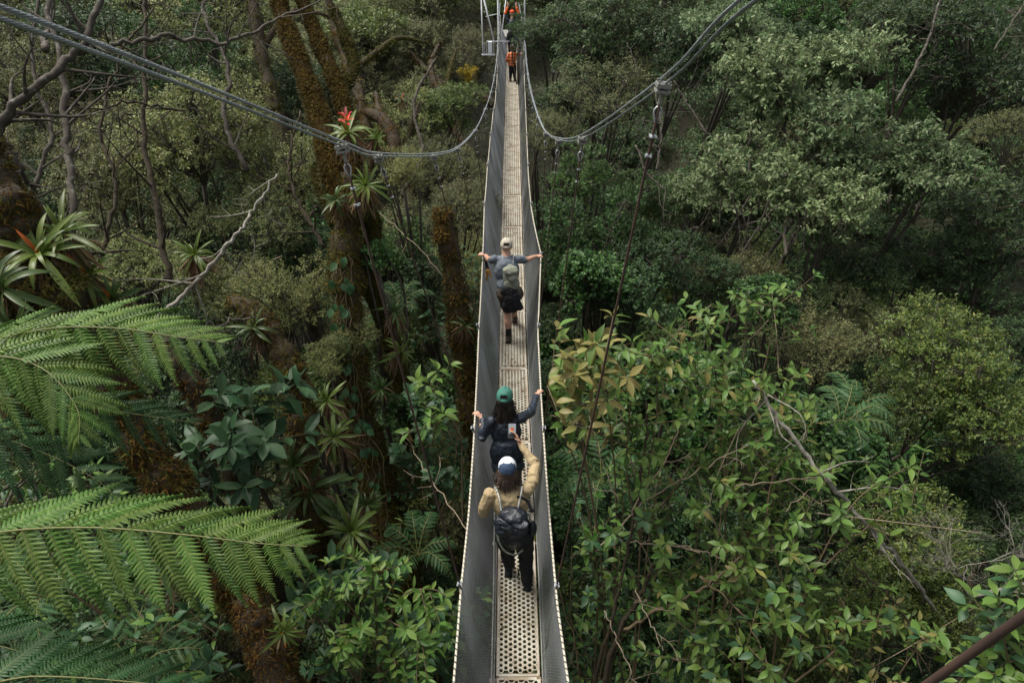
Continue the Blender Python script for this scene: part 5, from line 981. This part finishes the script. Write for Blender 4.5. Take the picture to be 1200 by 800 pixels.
leafy('dark shrub in the shade under the huge frond', [PP((200, 900, 6.5), (190, 790, 6.2), (180, 730, 6.1)), PP((200, 900, 6.5), (240, 790, 6.3), (260, 720, 6.3)), PP((200, 900, 6.5), (120, 800, 6.2), (90, 740, 6.1)), PP((200, 900, 6.5), (30, 800, 6.1), (15, 750, 6.1))], .15, 'blue', mix=('broad', .3), frm=.3, seed=17, side=7)
leafy('leafy sprays in the deep gap below the upper fern fronds', [PP((120, 720, 7.4), (70, 630, 7.2), (50, 590, 7.1)), PP((120, 720, 7.4), (130, 620, 7.2), (140, 580, 7.2)), PP((120, 720, 7.4), (10, 640, 7), (-10, 600, 7)), PP((120, 720, 7.4), (20, 600, 7.1), (10, 560, 7.1))], .13, 'broad', mix=('blue', .4), frm=.3, seed=18, side=8)
leafy('low leafy shrub hugging the foot of the net at bottom left', [PP((520, 860, 8.4), (510, 760, 8), (520, 700, 7.9)), PP((520, 860, 8.4), (490, 780, 8), (470, 740, 8)), PP((520, 860, 8.4), (545, 760, 8.2), (540, 720, 8.1)), PP((520, 860, 8.4), (400, 800, 7.8), (380, 770, 7.7))], .16, 'blue', mix=('broad', .5), frm=.25, seed=19, side=8)
leafy('shoots of rounded leaves on the bank behind the man in grey', [PP((590, 420, 13), (545, 330, 12.5), (540, 290, 12.4)), PP((590, 420, 13), (565, 330, 12.6), (560, 300, 12.5)), PP((590, 420, 13), (520, 400, 12.6), (500, 370, 12.5))], .14, 'blue', frm=.2, seed=20, side=8, sl=.5)

# climbing vine on the main trunk
vt = thing('climbing_vine', 'ivy like vine with heart shaped leaves climbing the main mossy trunk', 'vine', P(436, 620, 9)); vb = loc_of(vt); g = np.random.default_rng(77)
for q in range(5):
    st = spline([P(455 - 8 * q, 650, 9.1), P(448 - 6 * q, 540, 8.9), P(402 + 5 * q, 460, 8.75), P(396 + 4 * q, 380, 8.6), P(394 + 5 * q, 300, 8.5)], 40) + g.normal(0, .02, (40, 3)); mb = MB(); mb.add(*tube(st, .005, 4, False)); so = build(mb, 'stem', M['stem'], vt)
    for i in range(0, 40, 3 if q % 2 else 4):
        s = g.uniform(-1, 1); link('leaf', BL['round'][g.integers(0, 3)], vt, frame_mat(st[i] - vb + [s * .08, -.1, 0], (s, -.6, -.7 + g.normal(0, .3)), (0, -.8, .8), g.uniform(.09, .16)))

# ---- right: stems, dead wood
branch_thing('fallen_branch', 'pale lichen blotched fallen branch slanting down through the right thicket', PP((882, 446, 6.5), (903, 476, 6.5), (955, 546, 6.5), (1002, 600, 6.6), (1050, 652, 6.8), (1095, 712, 7.3), (1130, 760, 7.8)), [.016, .019, .022, .022, .021, .018, .014], 'palebark', 12, 61, .6)
for q, (pts, r, m) in enumerate([(((690, 830, 7.3), (712, 740, 7), (735, 650, 6.8), (755, 540, 6.6), (757, 470, 6.5)), .02, 'bark'), (((700, 830, 7.2), (725, 740, 7), (755, 690, 6.9), (765, 660, 6.8)), .03, 'bark'), (((728, 740, 7), (780, 710, 6.8), (830, 685, 6.7), (870, 650, 6.6)), .018, 'stem'),
        (((745, 690, 6.8), (760, 725, 6.6), (777, 762, 6.5)), .007, 'twig'), (((708, 715, 6.9), (725, 755, 6.8), (748, 810, 6.7)), .007, 'twig'), (((700, 645, 6.8), (760, 585, 6.8), (830, 545, 6.7), (920, 500, 6.7)), .008, 'twig'), (((720, 635, 6.9), (800, 640, 6.8), (850, 655, 6.7)), .008, 'twig'),
        (((725, 590, 6.8), (700, 520, 6.7), (690, 480, 6.7)), .007, 'twig'), (((740, 600, 6.7), (785, 530, 6.6), (800, 480, 6.6)), .009, 'twig'), (((820, 675, 6.6), (870, 720, 6.5), (905, 790, 6.4)), .01, 'stem'), (((640, 640, 7.2), (672, 750, 7.2), (680, 800, 7.2)), .008, 'stem'), (((745, 560, 6.8), (720, 480, 6.8), (712, 450, 6.8)), .007, 'twig'),
        (((860, 570, 6.6), (960, 560, 6.6), (920, 600, 6.6)), .006, 'twig'), (((1000, 660, 6.8), (1060, 720, 6.7), (1080, 790, 6.6)), .012, 'bark'), (((1110, 690, 8), (1130, 760, 7.6), (1120, 800, 7.5)), .03, 'bark'), (((1135, 745, 8.6), (1136, 700, 8.7), (1140, 660, 8.8)), .035, 'bark')]):
    lb = ['tall thin brown stem right of the lower handrail', 'short thick brown stem beside the tall thin stem', 'brown side branch rising right from the short thick stem', 'straight straw coloured twig at the lower middle right', 'straw twig close to the rail at the bottom', 'long straw stem slanting up right across the thicket', 'level straw stem through the middle thicket', 'thin dry stem near the yellow leaved shrub',
          'dry stem standing under the tall green shrub', 'thin arching stem dropping to the bottom edge', 'pale curved twig next to the right rail', 'dry stick crossing the tall green shrub', 'bent dry twig by the fallen pale branch', 'thin brown stem among yellow green crowns', 'brown branch below the bare twiggy bush', 'reddish bare trunk under the bare twiggy bush'][q]
    branch_thing('dry_stem', lb, PP(*pts), np.linspace(r, r * .6, len(pts)), m, 4 if r < .012 else 3, 70 + q, .3)
# bare twiggy bush
bt = thing('bare_bush', 'leafless pale twiggy bush in the dark gap at the right edge', 'bush', P(1136, 700, 7.6)); g = np.random.default_rng(91); mb = MB()
def rec(p, d, ln, r, lv):
    e = p + d * ln; m = (p + e) / 2 + g.normal(0, ln * .06, 3); mb.add(*tube([p, m, e], [r, r * .85, r * .65], 4 if lv < 2 else 3, False))
    if lv >= 6: return
    for _ in range(3 if lv < 4 else 2): rec(e, unit(d + g.normal(0, .55, 3) + [0, -.02, .05]), ln * g.uniform(.62, .85), r * .6, lv + 1)
for dd in ((-.5, -.1, .8), (.7, -.1, .6), (.15, -.3, .7)): rec(P(1136, 700, 7.6), unit(np.array(dd)), .46, .017, 0)
build(mb, 'twigs', M['palebark'], bt, kind='stuff')
bt = thing('hanging_roots', 'pale dangling bare roots and twigs under the grey green crowns', 'roots', P(868, 260, 12.5)); 
mb = MB()
for q in range(11):
    a = P(835 + 11 * q, 240 + g.uniform(-15, 25), 12.5); b = a + [g.normal(0, .3), g.normal(0, .15), -g.uniform(.5, 1.3)]; w = spline([a, (a + b) / 2 + g.normal(0, .1, 3), b], 8); mb.add(*tube(w, np.linspace(.018, .004, 8), 4, False))
    for _ in range(4): i = g.integers(2, 7); e = w[i] + g.normal(0, .18, 3) - [0, 0, .1]; mb.add(*tube([w[i], e], [.007, .002], 3, False))
build(mb, 'roots', M['lichen'], bt, kind='stuff')
for q, pts in enumerate([((1050, 120, 13.6), (1082, 60, 13.8), (1105, -10, 14)), ((1040, 240, 13.6), (1052, 190, 13.8), (1060, 150, 14)), ((917, 220, 14.6), (920, 150, 14.8), (922, 60, 15)), ((738, 140, 17), (748, 90, 17.2), (735, 50, 17.4)), ((770, 200, 12.5), (775, 150, 12.6), (768, 110, 12.8)), ((920, 300, 13), (922, 250, 13.2), (930, 200, 13.4)), ((830, 160, 13.5), (805, 120, 13.6), (790, 95, 13.7)), ((745, 170, 12.8), (760, 205, 12.7), (782, 225, 12.6)), ((1165, 60, 15), (1190, 20, 15), (1210, -10, 15))]):
    branch_thing('dead_tree', ['leaning lichen white stem at the upper right', 'short pale stem under the broad grey green crown', 'upright pale stem in the crown under the upper right cables', 'forked thin bare stem left of the right main cable', 'grey stem directly behind the first right hanger', 'reddish stem below the middle grey green crown', 'mottled stick leaning up to the first right cable clamp', 'short pale stick right of the conical glossy crown', 'dark thin stem in the top right corner'][q], PP(*pts), [.032, .028, .02] if q < 3 or q == 5 else [.022, .018, .012], 'lichen' if q not in (5, 8) else 'bark_d', 7, 110 + q, .8, cat='tree')

# ---- tree crowns: (species, px, py, distance, radius, label)
CR = [
 ('olive', 225, 165, 11, 1.5, 'widest olive grey crown in the middle of the left side'), ('olive', 130, 205, 10.5, 1.2, 'olive crown behind the slender lichen trunk'), ('olive', 320, 205, 11.5, 1.2, 'yellowish crown left of the main trunk fork'),
 ('glossy', 215, 75, 12.5, 1.0, 'fresh green crown under the left cables'), ('dark', 130, 60, 13.5, 1.5, 'green crown behind the heavy branch at upper left'), ('olive', 25, 90, 13, 1.6, 'pale speckled crown in the upper left corner'), ('olive', 240, 20, 15, 1.8, 'yellow green crown at the top edge left'),
 ('olive', 400, 195, 10.2, .55, 'small yellow leaved crown round the main fork'), ('olive', 340, 345, 9.3, .8, 'olive crown between lichen branch and main trunk'), ('olive', 270, 350, 9.8, .9, 'olive crown low behind the pale lichen branch'), ('olive', 410, 395, 8.7, .38, 'small leafy cluster on the main trunk'), ('grey', 180, 270, 12, 1.4, 'grey crown around the pale bromeliad nest'),
 ('dark', 250, 250, 12.5, 1.1, 'dark leafy crown behind the pale lichen branch'), ('olive', 470, 195, 12, .55, 'small pale crown just under the lowest cable point'), ('dark', 330, 110, 16, 1.2, 'glossy dark crown between the slim trunks'), ('glossy', 460, 290, 13, .7, 'bright rosettes right of the main trunk'),
 ('grey', 490, 260, 14.5, 1.1, 'grey green bush on the bank behind the second left hanger'), ('olive', 545, 325, 14, .65, 'pale leaved bush close left of the net beside the man in grey'), ('grey', 545, 250, 15, .9, 'grey bush left of the net above the straight trunk'), ('moist', 470, 400, 13.5, .9, 'light green bush on the bank between the trunks'),
 ('dark', 30, 450, 8.5, 1.2, 'dark crown behind the upper fern'), ('dark', 110, 560, 8.8, 1.0, 'dark crown behind the lower fern fronds'), ('dark', 90, 760, 7.6, .9, 'dark bush at the bottom left corner'),
 ('grey', 490, 60, 30, 2.4, 'pale grey crown high on the far slope'), ('grey', 560, 70, 28, 1.6, 'grey brown crown left of the far mast'), ('olive', 440, 30, 32, 2.6, 'olive crown at the top middle left'), ('olive', 470, 140, 20, 1.4, 'pale pinkish grey crown above the left cable'), ('moist', 528, 130, 20, 1.1, 'mossy green crown left of the deck above the cable'), ('grey', 520, 190, 17, 1.1, 'brown grey bush right of the lowest cable point'),
 ('glossy', 608, 31, 22.5, .42, 'leafy branch end hanging over the far deck'), ('dark', 650, 45, 21, 1.25, 'dark crown leaning over the far deck'), ('dark', 700, 40, 19, 1.9, 'large dark crown at the top right of the bridge'), ('pale', 745, 20, 20, 1.9, 'soft green crown at the top edge right of the bridge'), ('dark', 670, 110, 19, 1.05, 'dark crown beside the right cable drop'), ('grey', 720, 110, 17.5, 1.5, 'dusky crown behind the right cable'), ('dark', 790, 60, 18, 1.6, 'dark crown behind the first right hanger'), ('grey', 650, 165, 17, .9, 'brown hung thicket right of the net at the cable bend'),
 ('glossy', 685, 205, 14, .72, 'round glossy crown where the right cable is lowest'), ('glossy', 742, 235, 14, .8, 'conical glossy crown between the first two right hangers'), ('glossy', 700, 290, 13, 1.15, 'largest glossy crown right of the net'), ('glossy', 668, 265, 13.6, .7, 'glossy crown touching the net beside the man in grey'), ('dark', 760, 300, 13, 1.0, 'dark glossy crown behind the first right hanger rope'), ('dark', 740, 355, 12.3, 1.0, 'dark crown above the yellow leaved shrub'), ('bush', 692, 330, 12, .75, 'bluish bush just right of the net'),
 ('pale', 905, 95, 15, 1.45, 'grey green crown under the upper right cables'), ('pale', 865, 40, 16, 1.3, 'grey green crown at the top, right of the cables'), ('pale', 985, 75, 15.5, 1.3, 'grey green crown at the top with pale stem'), ('pale', 1010, 165, 14, 1.5, 'broad layered grey green crown at upper right'), ('pale', 1080, 200, 14, 1.2, 'rightmost tier of the layered grey green crowns'), ('pale', 880, 215, 13.8, 1.45, 'pale crown above the dangling roots'), ('pale', 960, 245, 13.3, 1.1, 'pale lower tier right of the dangling roots'), ('pale', 815, 225, 14.5, .9, 'small pale crown left of the dangling roots'),
 ('dark', 1150, 70, 18, 2.2, 'deep green crown filling the top right corner'), ('dark', 1060, 40, 18, 1.5, 'deep green crown left of the top right corner'), ('dark', 1165, 270, 15, 1.7, 'big leaved dark crown at the right edge'), ('dark', 1090, 300, 15.5, 1.4, 'dark crown under the layered grey green crowns'), ('dark', 1010, 320, 15, 1.1, 'dark green crown in the shade of the layered crowns'), ('grey', 1185, 170, 16, 1.0, 'greyish crown at the right edge in shade'),
 ('grey', 930, 395, 13, 1.2, 'dull grey crown left of the round yellow green crown'), ('grey', 1005, 385, 13.3, 1.0, 'grey crown touching the round yellow green crown'), ('grey', 860, 330, 13.5, .9, 'grey bush below the dangling roots'), ('dark', 820, 330, 13, .8, 'dark bush left of the slender bright shrub'), ('bush', 900, 350, 12, .6, 'small bluish bush behind the slender bright shrub'),
 ('moist', 1105, 425, 11, 1.15, 'round yellow green crown at middle right'), ('moist', 1045, 470, 10.8, .9, 'yellow green crown lower left of the round one'), ('moist', 1150, 495, 10.5, 1.0, 'yellow green crown lower right of the round one'), ('dark', 1190, 420, 12, .9, 'dark crown at the right edge beside the round yellow green crown'),
 ('moist', 1060, 645, 8, .8, 'yellow green crown left of the bare twiggy bush'), ('moist', 1010, 705, 7.6, .7, 'olive green crown at the lower right'), ('moist', 1095, 720, 7.6, .55, 'small olive crown over the bottom end of the fallen branch'), ('bush', 930, 520, 9, .75, 'bluish round leaved bush behind the fallen branch'), ('bush', 990, 545, 9.2, .65, 'bluish bush in the hollow at right'), ('dark', 1130, 570, 11.5, 1.1, 'dark crown in the gap behind the bare twiggy bush'), ('dark', 1180, 660, 10, 1.0, 'dark crown at the right edge below the bare twiggy bush'), ('moist', 950, 770, 7.4, .6, 'small leaved dark bush at the bottom right'),
 ('dark', 720, 620, 9.2, 1.2, 'dark bush behind the brown stems'), ('dark', 840, 620, 9.2, 1.2, 'dark bush deep in the middle of the right thicket'), ('bush', 800, 470, 9.8, 1.0, 'bush behind the tall green shrub'), ('bush', 720, 470, 9.6, .75, 'bush behind the yellow leaved shrub'), ('dark', 900, 700, 9, 1.0, 'dark bush low in the right thicket'), ('dark', 770, 760, 9, 1.1, 'dark bush at the bottom right of the bridge'), ('dark', 1060, 790, 8.6, .9, 'dark bush at the bottom edge right'),
 ('bush', 440, 300, 8.7, .22, 'leafy clump growing on the right side of the main trunk'), ('olive', 385, 420, 8.6, .34, 'olive clump growing on the left side of the main trunk'), ('bush', 472, 480, 9.2, .3, 'leafy clump low on the right side of the main trunk'), ('moist', 500, 560, 10, .7, 'fresh bush at the foot of the main trunk'),
 ('dark', 340, 300, 11, .8, 'dark leafy bush tucked between the two forks at left'), ('olive', 300, 270, 10.5, .8, 'olive crown behind the forked lichen branch tip'), ('dark', 200, 470, 8.6, .9, 'dark bush behind the orange brown trunk'), ('moist', 350, 460, 9.4, .7, 'yellow green bush behind the bent mossy stem'), ('olive', 160, 330, 9.0, .75, 'olive crown right of the large bromeliads'), ('dark', 240, 420, 9, .8, 'dark bush below the forked pale twig'),
 ('grey', 590, 200, 20, .9, 'grey bush under the deck at the left cable bend'), ('dark', 500, 330, 13.2, .8, 'dark bush in front of the bank left of the straight trunk'), ('bush', 560, 440, 12.4, .7, 'bush between straight trunk and net'),
]
for k, px, py, d, r, lb in CR:
    tree(k, P(px, py, d), r, lb, 'tree' if r > .85 else 'bush', 'forest_tree' if r > .85 else 'forest_bush')

# ---- the fill of the forest: nothing tells these apart
def inview(p, m=120):
    f = p[1] * CP - p[2] * SP
    if f < 1.5: return False
    x = 600 + 800 * p[0] / f; y = 400 + 800 * (-p[1] * SP - p[2] * CP) / f
    return -m < x < 1200 + m and -m < y < 800 + m
g = np.random.default_rng(5)
nf = 0; WD = dict(grey='grey green', olive='olive', moist='yellow green', dark='dark green', pale='pale layered', bush='round leaved', glossy='glossy')
for y in np.arange(24, 64, 2.5):
    for x in np.arange(-40, 41, 2.8):
        X_, Y_ = x + g.uniform(-1, 1), y + g.uniform(-1, 1)
        r = g.uniform(1.6, 2.5); c = np.array([X_, Y_, gz(X_, Y_) + r * g.uniform(.8, 1.5)])
        if abs(X_) < 3.2 and Y_ < 37: continue
        if not inview(c, 60): continue
        key = g.choice(['grey', 'olive', 'moist', 'grey'] if X_ < 3 else ['dark', 'dark', 'dark', 'glossy', 'grey']); nf += 1
        wd = WD[key]; sd_ = 'left' if X_ < 3 else 'right'; tree(key, c, r, wd + ' tree in the dense forest of the far %s slope' % sd_, group=wd + ' trees of the far %s slope' % sd_, squash=.9)
for y in np.arange(1.5, 24, 1.75):
    for x in np.arange(-16, 17, 1.8):
        X_, Y_ = x + g.uniform(-.7, .7), y + g.uniform(-.7, .7)
        if abs(X_) < .3: X_ += .8
        r = g.uniform(1.0, 1.6); c = np.array([X_, Y_, gz(X_, Y_) + r * g.uniform(.6, 1.9)])
        if not inview(c, 60): continue
        side = X_ < 0; key = g.choice(['dark', 'grey', 'bush', 'olive', 'dark'] if side else ['dark', 'bush', 'dark', 'moist', 'dark']); nf += 1
        wd = WD[key]; sd_ = 'left' if side else 'right'; tree(key, c, r, wd + ' understorey bush deep in the ravine %s of the bridge' % sd_, 'bush', 'forest_bush', wd + ' understorey %s of the bridge' % sd_)
print('TREES', TREES, 'fill', nf)
# fallen leaves on the deck
N = 150; fy = g.uniform(2.5, 24, N); fx = dcx(fy) + g.uniform(-.19, .19, N); mb = MB(); put_leaves(mb, np.stack([fx, fy, zd(fy) + .008], -1), unit(g.normal(size=(N, 3)) * [1, 1, .05]), unit(g.normal(0, .15, (N, 3)) + [0, 0, 1]), g.uniform(.02, .055, N), leaf_shape('oval', .5))
build(mb, 'fallen_leaves', M['dry'], kind='stuff')
# ---- leaf litter and ground cover: one mass
N = 90000; x = g.uniform(-1, 1, N); y = g.uniform(.02, 1, N) ** .8 * 46; x = x * (6 + y * .85); z = ground_z(x, y) + g.uniform(0, .35, N)
mb = MB(); put_leaves(mb, np.stack([x, y, z], -1), unit(g.normal(size=(N, 3)) * [1, 1, .3]), unit(g.normal(0, .5, (N, 3)) + [0, 0, 1]), g.uniform(.07, .18, N), leaf_shape('kite', .5))
build(mb, 'ground_cover', M['dark'], kind='stuff', smooth=False)
